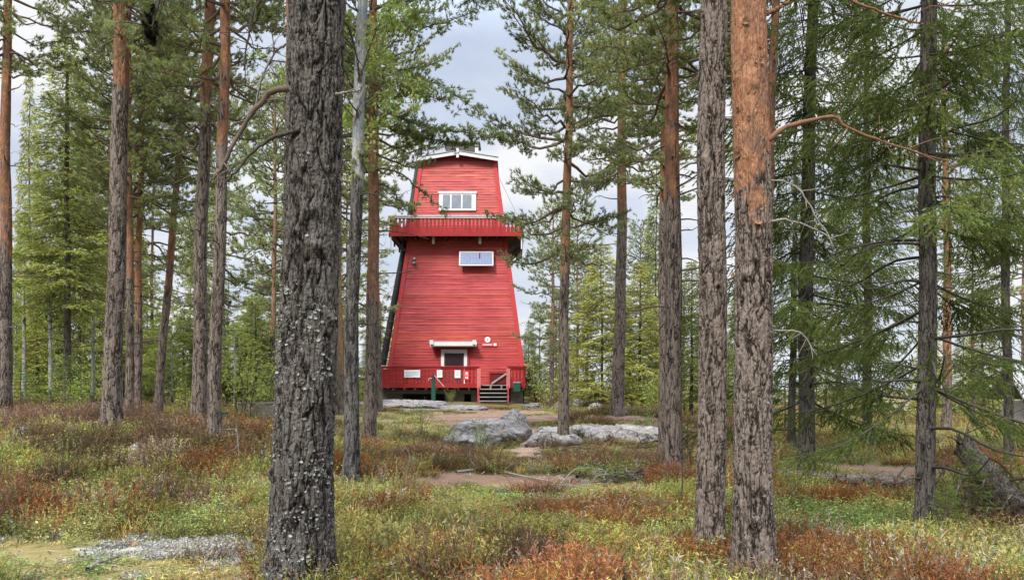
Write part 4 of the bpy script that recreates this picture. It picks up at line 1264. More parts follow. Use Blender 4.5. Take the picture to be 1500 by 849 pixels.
# roof: low gable with white barge boards
RZ0 = ZT - .12
hwt = hw(ZT) + .13
fy = TY - hw(ZT) - .35; by = TY + hw(ZT) + .35
rise = .33
g = Geo()
for sg in (-1, 1):
    e = np.array([TX + sg * hwt, 0, ZT]); r_ = np.array([TX, 0, ZT + rise])
    P = []
    for y in (fy, by):
        for dz in (0, .09):
            P += [(e[0], y, e[2] + dz), (r_[0], y, r_[2] + dz)]
    g.add(P, quads=[(0, 1, 3, 2), (4, 6, 7, 5), (2, 3, 7, 6), (0, 4, 5, 1), (0, 2, 6, 4)])
roof = g.build('roof', M['black'], tower, org=T0)
g = Geo()
for sg in (-1, 1):
    a = np.array([TX + sg * (hwt + .03), fy - .035, ZT - .05]); b = np.array([TX, fy - .035, ZT + rise - .01])
    d = unit(b - a); up = np.array([-d[2], 0, d[0]]) * (1 if d[0] > 0 else -1)
    fbox(g, a, d, up, np.array([0, 1.0, 0]), (0, np.linalg.norm(b - a)), (-.07, .13), (-.02, .032))
    fbox(g, a, d, up, np.array([0, 1.0, 0]), (0, np.linalg.norm(b - a)), (.142, .175), (-.06, .05), col=(.55, .56, .6))
g.build('barge_board', M['white'], roof, org=T0)
g = Geo(); box(g, (TX - .07, fy - .10, ZT + rise - .26), (TX + .07, fy - .058, ZT + rise + .26)); g.build('gable_post', M['white'], roof, org=T0)
for sg in (-1, 1):
    x = TX + sg * (hw(ZT) + .04)
    g = Geo(); box(g, (x - .03 * sg - .03, TY - hw(ZT) - .05, ZT - .45), (x - .03 * sg + .03, TY - hw(ZT) + .02, ZT + .02)); g.build('eave_block', M['white'], roof, org=T0)
# wall gable under roof
g = Geo(); yy = TY - hw(ZT) - .01
g.add([(TX - hw(ZT), yy, ZT - .02), (TX + hw(ZT), yy, ZT - .02), (TX, yy, ZT + rise - .02)], tris=[(0, 1, 2)], col=(.6, .6, .6)); g.build('gable', M['red'], roof, org=T0)
# rooftop cabin box
g = Geo()
box(g, (TX - .78, TY - .75, ZT + .1), (TX + .98, TY + .7, ZT + 1.45), col=(.4, .4, .4))
for k in range(10):
    box(g, (TX - .79, TY - .775, ZT + .12 + k * .125), (TX + .99, TY - .752, ZT + .22 + k * .125), col=(.42, .42, .42))
lan = g.build('roof_hatch', M['greywood'], tower, org=T0)
g = Geo(); box(g, (TX + .90, TY - .84, ZT + .1), (TX + 1.10, TY - .78, ZT + 1.45)); g.build('corner_board', M['white'], lan, org=T0)
g = Geo(); box(g, (TX - .95, TY - .95, ZT + 1.453), (TX + 1.2, TY + .85, ZT + 1.52)); g.build('lid', M['greypaint'], lan, org=T0)

# balcony
BZ0, BZ1 = 9.74, 10.90
BH = 3.62
fyb = TY - BH
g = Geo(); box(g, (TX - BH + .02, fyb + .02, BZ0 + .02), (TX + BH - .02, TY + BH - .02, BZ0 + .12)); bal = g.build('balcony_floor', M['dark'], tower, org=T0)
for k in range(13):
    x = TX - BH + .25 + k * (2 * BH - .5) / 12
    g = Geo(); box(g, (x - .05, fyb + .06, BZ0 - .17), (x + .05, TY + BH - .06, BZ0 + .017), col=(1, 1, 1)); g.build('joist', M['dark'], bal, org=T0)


def boards(g, O, U, up, W, L, h0, h1, pitch, notch, kinds, rng):
    """fretwork boards from 0..L along U, each with waisted sides"""
    n = int(round(L / pitch)); p = L / n
    for k in range(n):
        c = (k + .5) * p; hwid = p / 2 * .955
        prof = []
        hs = [h0]
        for (a, b, dep) in notch:
            hs += [a - .035, a, b, b + .035]
        hs += [h1]
        ws = [hwid]
        for (a, b, dep) in notch:
            ws += [hwid, hwid - dep, hwid - dep, hwid]
        ws += [hwid]
        pts = []
        for hh, ww in zip(hs, ws):
            pts.append((hh, ww))
        tone = rng.uniform(.82, 1.15)
        V_ = []
        for wv in (0, .026):
            for hh, ww in pts:
                V_ += [O + U * (c - ww) + up * hh + W * wv, O + U * (c + ww) + up * hh + W * wv]
        m = len(pts); q = []
        for i in range(m - 1):
            a = 2 * i; q += [(a, a + 1, a + 3, a + 2)]
            b = 2 * m + a; q += [(b, b + 2, b + 3, b + 1)]
            q += [(a, a + 2, b + 2, b), (a + 1, b + 1, b + 3, a + 3)]
        e = 2 * (m - 1); q += [(e, e + 1, 2 * m + e + 1, 2 * m + e), (0, 2 * m, 2 * m + 1, 1)]
        g.add(V_, quads=q, col=(tone, tone, tone))


rngb = np.random.default_rng(3)
Z_ = np.array([0, 0, 1.0])
for k in range(4):
    a = k * math.pi / 2; out = np.array([math.sin(a), -math.cos(a), 0]); Ux = np.array([math.cos(a), math.sin(a), 0])
    O_ = np.array([TX, TY, BZ0]) + out * BH - Ux * BH
    L = 2 * BH
    g = Geo()
    boards(g, O_ + out * .03, Ux, Z_, out, L, .02, 1.02, .215, [(.48, .86, .042)], None, rngb)
    fbox(g, O_, Ux, Z_, out, (.01, L - .01), (-.06, .16), (.06, .095))
    for q in range(6):
        x = .05 + q * (L - .1) / 5
        fbox(g, O_, Ux, Z_, out, (x - .04, x + .04), (.12, 1.02), (-.06, .025))
    rl = g.build('railing', M['red_rail'], bal, org=T0)
    g = Geo(); fbox(g, O_, Ux, Z_, out, (-.06, L + .06), (1.03, 1.075), (-.10, .14)); fbox(g, O_, Ux, Z_, out, (0, L), (.93, 1.028), (.062, .10))
    # handrails are the white top of each railing
    g.build('railing_cap', M['white'], bal, org=T0)
# white hangers and diagonal brackets below the balcony
for xx in (636, 703.5):
    g = Geo(); wbox(g, xx - 2.0, xx + 2.0, 343, 360, .35, .45); g.build('hanger', M['white'], bal, org=T0)
for sg in (-1, 1):
    for yy in np.linspace(-2.9, 2.9, 4):
        g = Geo()
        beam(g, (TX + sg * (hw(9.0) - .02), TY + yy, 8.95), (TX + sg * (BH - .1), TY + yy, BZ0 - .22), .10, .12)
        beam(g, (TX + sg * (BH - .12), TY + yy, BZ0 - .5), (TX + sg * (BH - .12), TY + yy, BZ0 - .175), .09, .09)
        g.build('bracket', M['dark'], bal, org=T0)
for sg in (-1, 1):
    g = Geo(); beam(g, (TX + sg * (BH - .02), fyb + .03, BZ0 - .75), (TX + sg * (BH - .02), fyb + .03, BZ0 - .065), .07, .05); g.build('end_post', M['white'], bal, org=T0)

# solar panel, lamp
g = Geo(); a = wall_uv(673, 392); b = wall_uv(723, 370)
Vt = unit(V + W * -.18); Wt = np.cross(U, Vt)
Os = O + U * 0 + V * a[1] + W * .38
hh = b[1] - a[1]
fr = Geo(); fbox(fr, Os, U, Vt, Wt, (a[0], b[0]), (0, hh), (0, .04)); sp = fr.build('solar_panel', M['white'], tower, org=T0)
g = Geo(); fbox(g, Os, U, Vt, Wt, (a[0] + .07, b[0] - .07), (.07, hh - .07), (.03, .046)); g.build('cells', M['solar'], sp, org=T0)
g = Geo(); c0 = wall_uv(703, 376)
fbox(g, Os, U, Vt, Wt, (c0[0] - .035, c0[0] + .035), (hh * .5, hh - .09), (.042, .07)); g.build('clamp', M['black'], sp, org=T0)
g = Geo()
for xx in (a[0] + .3, b[0] - .3):
    beam(g, O + U * xx + V * (a[1] + hh * .75), O + U * xx + V * (a[1] + hh * .75) + W * .26, .05, .05)
    beam(g, O + U * xx + V * (a[1] + .1), O + U * xx + V * (a[1] + .1) + W * .37, .05, .05)
g.build('mount', M['greypaint'], sp, org=T0)
g = Geo(); c0 = wall_uv(607, 385); pc = O + U * c0[0] + V * c0[1]
tube(g, [pc + W * .02, pc + W * .16, pc + W * .26 - V * .03], [.05, .10, .13], 12, cap=True); lamp = g.build('flood_lamp', M['black'], tower, org=T0)
g = Geo(); tube(g, [pc + W * .262 - V * .03, pc + W * .272 - V * .03], [.10, .10], 12, cap=True); g.build('lens', M['glass'], lamp, org=T0)
g = Geo(); fbox(g, pc + V * .2, U, V, W, (-.06, .06), (-.02, .10), (.03, .09)); g.build('junction_box', M['greypaint'], lamp, org=T0)

# door, canopy
DZ = ZB + .03
def zface(z): return TY - hw(z)


d0 = wall_uv(646.5, 512); d1 = wall_uv(684.5, 512)
g = Geo()
vtop = d0[1]; vb = .03
fbox(g, O, U, V, W, (d0[0], d0[0] + .17), (vb, vtop), (.03, .12)); fbox(g, O, U, V, W, (d1[0] - .17, d1[0]), (vb, vtop), (.03, .12)); fbox(g, O, U, V, W, (d0[0] + .17, d1[0] - .17), (vtop - .2, vtop), (.03, .12))
door = g.build('door', M['white'], tower, org=T0)
g = Geo(); fbox(g, O, U, V, W, (d0[0] + .17, d1[0] - .17), (vb, vtop - .2), (.03, .075)); g.build('leaf', M['dark'], door, org=T0)
g = Geo(); fbox(g, O, U, V, W, (d0[0] + .24, d1[0] - .24), (vb + .9, vtop - .26), (.07, .085)); g.build('pane', M['doorglass'], door, org=T0)
g = Geo()
fbox(g, O, U, V, W, (d0[0] - .12, d0[0] - .005), (vb, vtop + .02), (.03, .085)); g.build('architrave', M['red_rail'], door, org=T0)
g = Geo(); fbox(g, O, U, V, W, (d1[0] + .005, d1[0] + .12), (vb, vtop + .02), (.03, .085)); g.build('architrave', M['red_rail'], door, org=T0)
c0 = wall_uv(633, 507); c1 = wall_uv(697, 497)
Pc = O + V * (c0[1] + .05)
g = Geo()
fbox(g, Pc, U, Z_, np.array([0, -1.0, 0]), (c0[0], c1[0]), (.0, .05), (0, .62))
can = g.build('canopy', M['greypaint'], tower, org=T0)
g = Geo(); A2 = Pc - np.array([0, .62, 0])
fbox(g, A2, U, Z_, np.array([0, -1.0, 0]), (c0[0] - .02, c1[0] + .02), (-.05, .08), (.003, .05))
fbox(g, Pc + Z_ * .16, U, unit(Z_ * .4 + np.array([0, 1.0, 0])), unit(np.array([0, -.4, 1.0])), (c0[0] - .06, c1[0] + .06), (-.68, .0), (0, .03))
fbox(g, A2, U, Z_, np.array([0, -1.0, 0]), (c0[0] - .02, c1[0] + .02), (.10, .20), (-.02, .02), col=(.95, .8, .8)); g.build('fascia', M['white'], can, org=T0)
for xx in (c0[0] - .06, c1[0] - .14):
    g = Geo(); fbox(g, A2, U, Z_, np.array([0, -1.0, 0]), (xx, xx + .2), (.03, .26), (.04, .12)); g.build('end_block', M['white'], can, org=T0)

# round information sign and route sign
c0 = wall_uv(714.3, 497.5); pc = O + U * c0[0] + V * c0[1]
g = Geo(); tube(g, [pc + W * .05, pc + W * .075], [.155, .155], 28, cap=True); rs = g.build('sign', M['signwhite'], tower, org=T0); rs['label'] = 'round white information sign'
g = Geo()
fbox(g, pc, U, V, W, (-.016, .016), (-.075, .025), (.077, .084)); fbox(g, pc, U, V, W, (-.035, .016), (.005, .025), (.0775, .0835)); fbox(g, pc, U, V, W, (-.035, .035), (-.09, -.0745), (.077, .084)); fbox(g, pc, U, V, W, (-.016, .016), (.045, .08), (.077, .084))
g.build('symbol', M['signred'], rs, org=T0)
g = Geo(); wbox(g, 706, 728, 502.5, 507, .05, .07); ars = g.build('sign', M['signred'], tower, org=T0); ars['label'] = 'narrow red plate with white lettering'
g = Geo()
rr = random.Random(3); x = 707.3
while x < 721:
    w_ = rr.uniform(.5, 1.2); wbox(g, x, x + w_, 504.0, 505.8, .072, .076); x += w_ + .45
wbox(g, 723.2, 727.2, 503.0, 506.5, .0715, .0755); g.build('lettering', M['signwhite'], ars, org=T0)

# deck
DY = 41.5; DF = 1.40; DT = 1.53
def dx(px): return (px - CX) / F * DY
xl, xr = dx(556.5), dx(769.5); sl, sr = dx(702), dx(744)
g = Geo()
nbd = 12
for k in range(nbd):
    y0 = DY + .02 + k * (1.55 / nbd); box(g, (xl, y0, DT - .045), (xr, y0 + 1.55 / nbd - .012, DT), col=(.9 + .02 * (k % 5),) * 3)
deck = g.build('deck', M['greywood'], tower, org=T0)
for k in range(14):
    x = xl + .12 + k * (xr - xl - .24) / 13
    g = Geo(); box(g, (x - .04, DY + .03, DF - .13), (x + .04, DY + 1.5, DT - .05)); g.build('joist', M['greywood'], deck, org=T0)


def deck_rail(x0, x1, diamonds, plain):
    g = Geo(); Wn = np.array([0, -1.0, 0]); Ux = np.array([1.0, 0, 0])
    Ob = np.array([x0, DY, DF])
    L = x1 - x0
    fbox(g, Ob, Ux, Z_, Wn, (0, L), (-.02, .17), (.032, .06))
    fbox(g, Ob, Ux, Z_, Wn, (0, L), (1.0, 1.075), (.032, .06))
    if diamonds > 0:
        boards(g, Ob, Ux, Z_, Wn, diamonds, .10, .955, .19, [(.28, .33, .026), (.50, .55, .026), (.72, .77, .026)], None, rngb)
    if plain > 0:
        boards(g, Ob + Ux * diamonds, Ux, Z_, Wn, plain, .05, 1.0, .19, [(.22, .84, .030)], None, rngb)
    for q in (0.05, diamonds if 0 < diamonds < L - .3 else L * .5, L - .05):
        fbox(g, Ob, Ux, Z_, Wn, (q - .05, q + .05), (-.02, 1.08), (-.09, -.003))
    r = g.build('railing', M['red_rail'], deck, org=T0)
    g = Geo(); fbox(g, Ob, Ux, Z_, Wn, (-.06, L + .06), (1.082, 1.125), (-.11, .10)); g.build('handrail', M['red_trim'], r, org=T0)
    return r


rl = deck_rail(xl, sl, dx(647) - xl, sl - dx(647))
rr_ = deck_rail(sr, xr, 0, xr - sr)
for x, sg in ((xl, -1), (xr, 1)):
    g = Geo(); Wn = np.array([sg * 1.0, 0, 0]); Uy = np.array([0, 1.0, 0]); Ob = np.array([x, DY, DF])
    boards(g, Ob, Uy, Z_, Wn, 1.5, .05, 1.0, .19, [(.22, .84, .03)], None, rngb)
    fbox(g, Ob, Uy, Z_, Wn, (0, 1.5), (-.02, .17), (.032, .06))
    r = g.build('railing', M['red_rail'], deck, org=T0)
    g = Geo(); fbox(g, Ob, Uy, Z_, Wn, (.105, 1.5), (1.082, 1.125), (-.11, .10)); g.build('handrail', M['red_trim'], r, org=T0)


def dsign(x0, x1, y0, y1, mat, label, w=.075):
    g = Geo(); p0 = at(x0, y1, DY - w); p1 = at(x1, y0, DY - w)
    box(g, (p0[0], DY - w - .012, p0[2]), (p1[0], DY - w, p1[2])); o = g.build('sign', mat, rl, org=T0); o['label'] = label
    return o, p0, p1, DY - w - .012


o, p0, p1, yy = dsign(592, 615.5, 541.5, 552.5, M['signwhite'], 'white landscape notice with lines of grey print')
g = Geo(); rr = random.Random(9)
for k, zf in enumerate((.74, .56, .38, .20)):
    x = p0[0] + .08; lim = p0[0] + (.86 if k < 3 else .5) * (p1[0] - p0[0])
    while x < lim:
        w_ = rr.uniform(.03, .09); z = p0[2] + zf * (p1[2] - p0[2]); box(g, (x, yy - .004, z - .012), (x + w_, yy - .002, z + .012)); x += w_ + .022
g.build('lettering', M['ink'], o, org=T0)
o, p0, p1, yy = dsign(640, 648, 541.5, 552.5, M['signwhite'], 'white upright notice beside the landscape one')
o2, q0, q1, y2 = dsign(666, 674.5, 541.8, 553.2, M['signwhite'], 'white upright notice in the middle of the slats')
for (oo, a, b, yv) in ((o, p0, p1, yy), (o2, q0, q1, y2)):
    g = Geo()
    for zf in (.82, .68, .56, .44, .32):
        z = a[2] + zf * (b[2] - a[2]); box(g, (a[0] + .05, yv - .004, z - .007), (b[0] - .05 - .05 * (zf < .4), yv - .002, z + .007), col=(1.6, 1.6, 1.6))
    g.build('lettering', M['ink'], oo, org=T0)
o, p0, p1, yy = dsign(679.8, 687.5, 543, 556.2, M['signred'], 'red upright sign with two white figures')
g = Geo(); w_ = p1[0] - p0[0]; h_ = p1[2] - p0[2]
for (a, b, c, d) in ((.30, .46, .62, .86), (.54, .70, .62, .86), (.22, .78, .66, .72), (.36, .64, .80, .90), (.2, .8, .48, .53), (.25, .40, .16, .36), (.55, .72, .14, .38), (.35, .62, .26, .32)):
    box(g, (p0[0] + a * w_, yy - .004 - .0007 * a, p0[2] + c * h_), (p0[0] + b * w_, yy - .002, p0[2] + d * h_))
g.build('symbol', M['signwhite'], o, org=T0)

# steps
g0 = hz((sl + sr) / 2, DY - 1.2)
steps = bpy.data.objects.new('steps', None); COL.objects.link(steps); steps.parent = tower
nst = 4
gz = hz((sl + sr) / 2, DY - 1.25)
for k in range(nst):
    f = (k + 1) / (nst + 1); z = DT - (DT - gz) * f; y = DY - .12 - (k + .0) * .29
    g = Geo(); box(g, (sl + .06, y - .26, z - .05), (sr - .06, y, z)); g.build('tread', M['greywood'], steps, org=T0)
for x in (sl - .02, sr + .02):
    g = Geo(); beam(g, (x, DY - .07, DT - .15), (x, DY - .12 - nst * .29, gz - .05), .05, .24); g.build('stringer', M['red_rail'], steps, org=T0)
    g = Geo()
    box(g, (x - .10, DY - .155, DT - .18), (x + .10, DY - .062, DT + .86))
    box(g, (x - .065, DY - .15, gz - .1), (x + .045, DY - .08, DT - .183))
    g.build('newel_post', M['pink'], steps, org=T0)
# low gate with white brace seen through the opening
g = Geo(); yg = zface(ZB) - .28
box(g, (dx(715) + 0, yg, DT + .64), (sr + .1, yg + .05, DT + .72)); box(g, (dx(715), yg, DT), (dx(715) + .08, yg + .05, DT + .637)); box(g, (dx(715) + .083, yg + .055, DT + .05), (sr + .1, yg + .075, DT + .63), col=(.4, .4, .4))
gt = g.build('deck_gate', M['red_rail'], deck, org=T0)
g = Geo(); beam(g, (dx(719), yg - .02, DT + .06), (dx(741), yg - .02, DT + .60), .03, .10); g.build('brace', M['greywood'], gt, org=T0)

# foundation
g = Geo()
for k, (x0, x1, y0, y1) in enumerate([(559, 590, 569, 590), (652, 680, 573, 585), (748, 766, 570, 594), (690, 700, 574, 592)]):
    p0 = at(x0, y1 + 6, 42.3); p1 = at(x1, y0, 42.3); box(g, (p0[0], 42.2 + k * .03, p0[2]), (p1[0], 42.8 + k * .03, p1[2]), col=(.75 + .08 * k,) * 3)
box(g, (TX - HW0 + .1, TY - HW0 + .25, ZB - 1.6), (TX + HW0 - .1, TY + HW0 - .1, ZB - .02), col=(.22, .22, .22))
box(g, (xl + .15, DY + .35, 1.05), (dx(700), DY + .43, 1.26), col=(.55, .53, .5))
g.build('foundation', M['concrete'], tower, org=T0)
g = Geo(); p0 = at(752, 573, DY - .12); p1 = at(762, 560.5, DY - .12); box(g, (p0[0], DY - .26, p0[2]), (p1[0], DY - .072, p1[2]))
gb = g.build('storage_box', M['green'], tower, org=T0)
g = Geo(); box(g, (p0[0] - .02, DY - .28, p1[2] + .002), (p1[0] + .02, DY - .066, p1[2] + .05)); g.build('lid', M['greypaint'], gb, org=T0)
g = Geo()
w0 = at(727, 252, 45); w1 = at(797, 400, 47); w2 = at(846, 582, 48)
tube(g, crv([w0, at(760, 320, 46), w1, w2], 30), .012, 5); g.build('guy_wire', M['greypaint'], tower, org=T0)

# green water post before the deck
x = (635 - CX) / F * 40.6; z = at(0, 583, 40.6)[2]
pump = thing('hand_pump', 'green water post with dark spout in front of the tower deck', 'pump', (x, 40.6, z))
zp = at(0, 558, 40.6)[2] - z
g = Geo(); box(g, (-.10, -.10, -.3), (.10, .10, zp)); box(g, (-.125, -.125, zp + .002), (.125, .125, zp + .05)); g.build('post', M['green'], pump)
g = Geo(); tube(g, [(0, 0, zp + .05), (0, 0, zp + .28)], [.10, .085], 10, cap=True); tube(g, [(0, 0, zp + .28), (0, 0, zp + .42)], [.04, .02], 8, cap=True); g.build('head', M['black'], pump)
g = Geo(); tube(g, crv([(-.05, -.02, zp + .14), (-.22, -.05, zp + .13), (-.26, -.05, zp + .02)], 8), .03, 8, cap=True); g.build('spout', M['greywood'], pump)
g = Geo(); beam(g, (.06, -.05, zp + .30), (.55, -.1, zp - .28), .03, .04); g.build('handle', M['greypaint'], pump)

# ------------------------------------------------------------------ other things
# wire fence
fx0, fx1 = at(348, 0, 24)[0], at(410, 0, 24)[0]
zf = hz(fx0, 24)
ft = at(0, 588, 24)[2]
fence = thing('wire_fence', 'short grey wire mesh fence half hidden behind the thick trunk', 'fence', (fx0, 24, zf))
Wd = fx1 - fx0; Hf = ft - zf
for x in (0, Wd * .42, Wd * .84):
    g = Geo(); tube(g, [(x, 0, -.2), (x, 0, Hf)], .025, 8, cap=True); g.build('post', M['greywood'], fence)
g = Geo(); beam(g, (0, -.03, Hf - .03), (Wd, -.03, Hf - .03), .04, .05); g.build('rail', M['greywood'], fence)
g = Geo()
for k in range(26): x = Wd * k / 25; tube(g, [(x, .03, .02), (x, .03, Hf)], .006, 3)
for k in range(12): z = .05 + (Hf - .1) * k / 11; tube(g, [(0, .035, z), (Wd, .035, z)], .006, 3)
g.build('mesh', M['greypaint'], fence)

# small green box on a stake
p = at(326, 608, 19); zz = hz(p[0], 19)
st = thing('green_box', 'small dark green box on a stake beside the paired pines', 'box', (p[0], 19, zz))
h = p[2] - zz
g = Geo(); box(g, (-.10, -.08, h - .06), (.10, .08, h + .06)); g.build('box', M['green'], st)
g = Geo(); box(g, (-.12, -.10, h + .062), (.12, .10, h + .085)); g.build('lid', M['black'], st)
g = Geo(); tube(g, [(0, 0, -.2), (0, 0, h - .06)], .02, 6); g.build('stake', M['dark_wood'], st)

# fallen log
a = at(1052, 712, 13.2); b = at(1345, 734, 11.6)
a[2] = hz(a[0], a[1]) + .11; b[2] = hz(b[0], b[1]) + .15
log = thing('fallen_log', 'long weathered fallen log lying behind the stout pine', 'log', ((a + b) / 2))
g = Geo(); P = crv([a, a * .66 + b * .34 + np.array([0, .08, .03]), a * .33 + b * .67 + np.array([0, -.05, .02]), b], 60)
tube(g, P, np.linspace(.065, .105, 61) * (1 + .10 * np.random.default_rng(1).normal(size=61)), 16, col=(.95, .0, .52), cap=True)
for k in range(7):
    p = P[5 + k * 8]; e = p + np.array([random.Random(k).uniform(-.2, .2), -.2, random.Random(k + 9).uniform(.05, .3)]); tube(g, [p, (p + e) / 2, e], [.02, .014, .008], 5, mat=1)
g.build('stem', [M['pine_bark_far'], M['dead_wood']], log, smooth=True, org=log.location)

# leaning broken trunk with a heap of dead branches
a = at(1412, 655, 9.6); b = at(1502, 792, 8.9)
b[2] = hz(b[0], b[1]) - .05
br = thing('dead_tree', 'leaning broken dead trunk in a heap of dry brown branches', 'dead tree', (b[0] - .5, 9.3, hz(b[0] - .5, 9.3)))
rng = np.random.default_rng(19); rd2 = random.Random(19)
g = Geo(); P = crv([b, b * .6 + a * .4 + np.array([.03, 0, .02]), a], 30)
tube(g, P, np.linspace(.22, .13, 31) * (1 + .08 * rng.normal(size=31)), 14, col=(.6, .12, .2), cap=True)
for k in range(9):
    e = a + np.array([rng.normal() * .06, rng.normal() * .06, rd2.uniform(.05, .25)]); tube(g, [a + rng.normal(size=3) * .05, e], [.03, .004], 5, mat=1)
g.build('trunk', [M['spruce_bark'], M['dark_wood']], br, smooth=True, org=br.location)
for j in range(16):
    g = Geo(); i = rd2.randint(2, 29); p = P[i] + rng.normal(size=3) * .08
    e = p + np.array([rd2.uniform(-1.0, .7), rd2.uniform(-.7, .4), 0]) * rd2.uniform(.5, 1.0); e[2] = hz(e[0], e[1]) + rd2.uniform(-.02, .25)
    c = crv([p, (p + e) / 2 + np.array([0, 0, rd2.uniform(.0, .25)]), e], 14)
    tube(g, c, np.linspace(.016, .005, 15), 5)
    for q in range(16):
        s = c[rd2.randint(3, 14)]; t = s + rng.normal(size=3) * np.array([.14, .14, .10]) + np.array([0, 0, -.08])
        tube(g, [s, (s + t) / 2 + rng.normal(size=3) * .02, t], [.005, .004, .002], 3)
    g.build('branch', M['dark_wood'] if j % 3 else M['dead_wood'], br, org=br.location)
A_, B_, C_ = [], [], []
for k in range(900):
    i = rd2.randint(0, 26); p = P[i] + rng.normal(size=3) * np.array([.28, .25, .12]) + np.array([-.15, -.1, -.1]); p[2] = max(p[2], hz(p[0], p[1]))
    A_.append(p); B_.append(p + rng.normal(size=3) * .14 + np.array([0, -.03, -.12])); C_.append(rd2.uniform(.6, 1.3))
g = Geo(); add_along(g, rng, A_, B_, 18, .055, .007, np.array(C_)[:, None] * np.array([(.085, .064, .042)]), droop=.3)
g.build('dry_sprays', M['heath'], br, org=br.location)['kind'] = 'stuff'

# sticks and bleached roots on the ground
for k, (pts, r, mat, lb, nm) in enumerate([
    ([(62, 738), (90, 728), (97, 748), (96, 775)], .016, 'dead_wood', 'bleached twisted dead shrub stem in the heath', 'dead_shrub'),
    ([(128, 842), (150, 832), (174, 823)], .022, 'dead_wood', 'pale stick lying on the yellow moss', 'stick'),
    ([(668, 690), (715, 686), (760, 695), (810, 705)], .03, 'dead_wood', 'pale root crossing the bare clearing', 'root'),
    ([(845, 702), (870, 690), (900, 706)], .03, 'dark_wood', 'dark dead branch beside the dry straw', 'stick'),
    ([(590, 700), (600, 670), (592, 650)], .012, 'dead_wood', 'bare bent twig standing below the tower corner pine', 'twig'),
    ([(352, 690), (349, 650), (346, 620)], .014, 'dead_wood', 'thin dead stem left of the thick trunk', 'twig'),
    ([(998, 750), (1000, 690), (1004, 640)], .012, 'dark_wood', 'thin dark sapling stem in front of the grey pine with orange top', 'twig'),
    ([(1140, 780), (1170, 765), (1185, 758)], .010, 'dead_wood', 'pale twig in the bilberry right of the stout pine', 'stick')]):
    d = ground_px(*pts[-1 if nm in ('stick', 'root', ) else 0])[1]
    rng = np.random.default_rng(k); rdk = random.Random(k)
    if nm in ('stick', 'root'):
        W3 = [ground_px(a, b + 3) for a, b in pts]; W3 = [np.array([q[0], q[1], hz(q[0], q[1]) + r * .8 + (.05 if nm == 'stick' else 0)]) for q in W3]
    else:
        W3 = [at(a, b, d) for a, b in pts]
    P = crv(W3, 16); g = Geo(); tube(g, P, np.linspace(r, r * .4, 17), 6)
    for q in range(14 if nm in ('dead_shrub',) else 6):
        s = P[rdk.randint(3, 16)]; t = s + rng.normal(size=3) * np.array([.16, .12, .12]) * (1 if d < 12 else 1.4)
        tube(g, crv([s, (s + t) / 2 + rng.normal(size=3) * .03, t], 5), np.linspace(r * .4, r * .12, 6), 4)
    tag(g.build(nm, M[mat]), lb, nm.replace('_', ' '))

heap = thing('branch_heap', 'grey heap of dead twigs at the edge of the dry straw', 'twigs', ground_px(920, 706))
hp = np.array(heap.location); rngh = np.random.default_rng(31)
for j in range(5):
    for q in range(11):
        g = Geo(); p = hp + rngh.normal(size=3) * np.array([.45, .28, .0]); p[2] = hz(p[0], p[1]) + .05 + abs(rngh.normal()) * .06
        e = p + rngh.normal(size=3) * np.array([.30, .22, .07]); e[2] = max(e[2], hz(e[0], e[1]) + .02)
        tube(g, crv([p, (p + e) / 2 + rngh.normal(size=3) * .05 + np.array([0, 0, .04]), e], 6), np.linspace(.014, .004, 7), 4)
        g.build('twig', M['dead_wood'] if j % 2 else M['dark_wood'], heap, org=heap.location)

# cabin at the edge of the picture
cx0 = at(1468, 0, 30)[0]; zc = hz(cx0 + 2.5, 31)
cab = thing('cabin', 'small cabin with grey roof cut by the picture edge', 'cabin', (cx0 + 3.3, 31, zc))
ez = at(0, 586, 30)[2] - zc; rz_ = at(0, 566, 30)[2] - zc + .25
g = Geo(); box(g, (-2.2, -.8, -.5), (2.2, .8, ez - .06)); g.build('wall', M['greywood'], cab)
g = Geo()
g.add([(-2.6, -1.2, ez), (2.6, -1.2, ez), (2.6, 0, rz_ + .5), (-2.6, 0, rz_ + .5), (-2.6, -1.2, ez + .1), (2.6, -1.2, ez + .1), (2.6, 0, rz_ + .6), (-2.6, 0, rz_ + .6)], quads=BOXQ)
g.add([(-2.6, 1.2, ez), (2.6, 1.2, ez), (2.6, 0.003, rz_ + .5), (-2.6, 0.003, rz_ + .5), (-2.6, 1.2, ez + .1), (2.6, 1.2, ez + .1), (2.6, 0.003, rz_ + .6), (-2.6, 0.003, rz_ + .6)], quads=BOXQ)
g.build('roof', M['greypaint'], cab)
g = Geo(); box(g, (-2.62, -1.26, ez - .12), (2.62, -1.203, ez + .08)); g.build('fascia', M['black'], cab)

# ------------------------------------------------------------------ ground cover
print('ground cover')


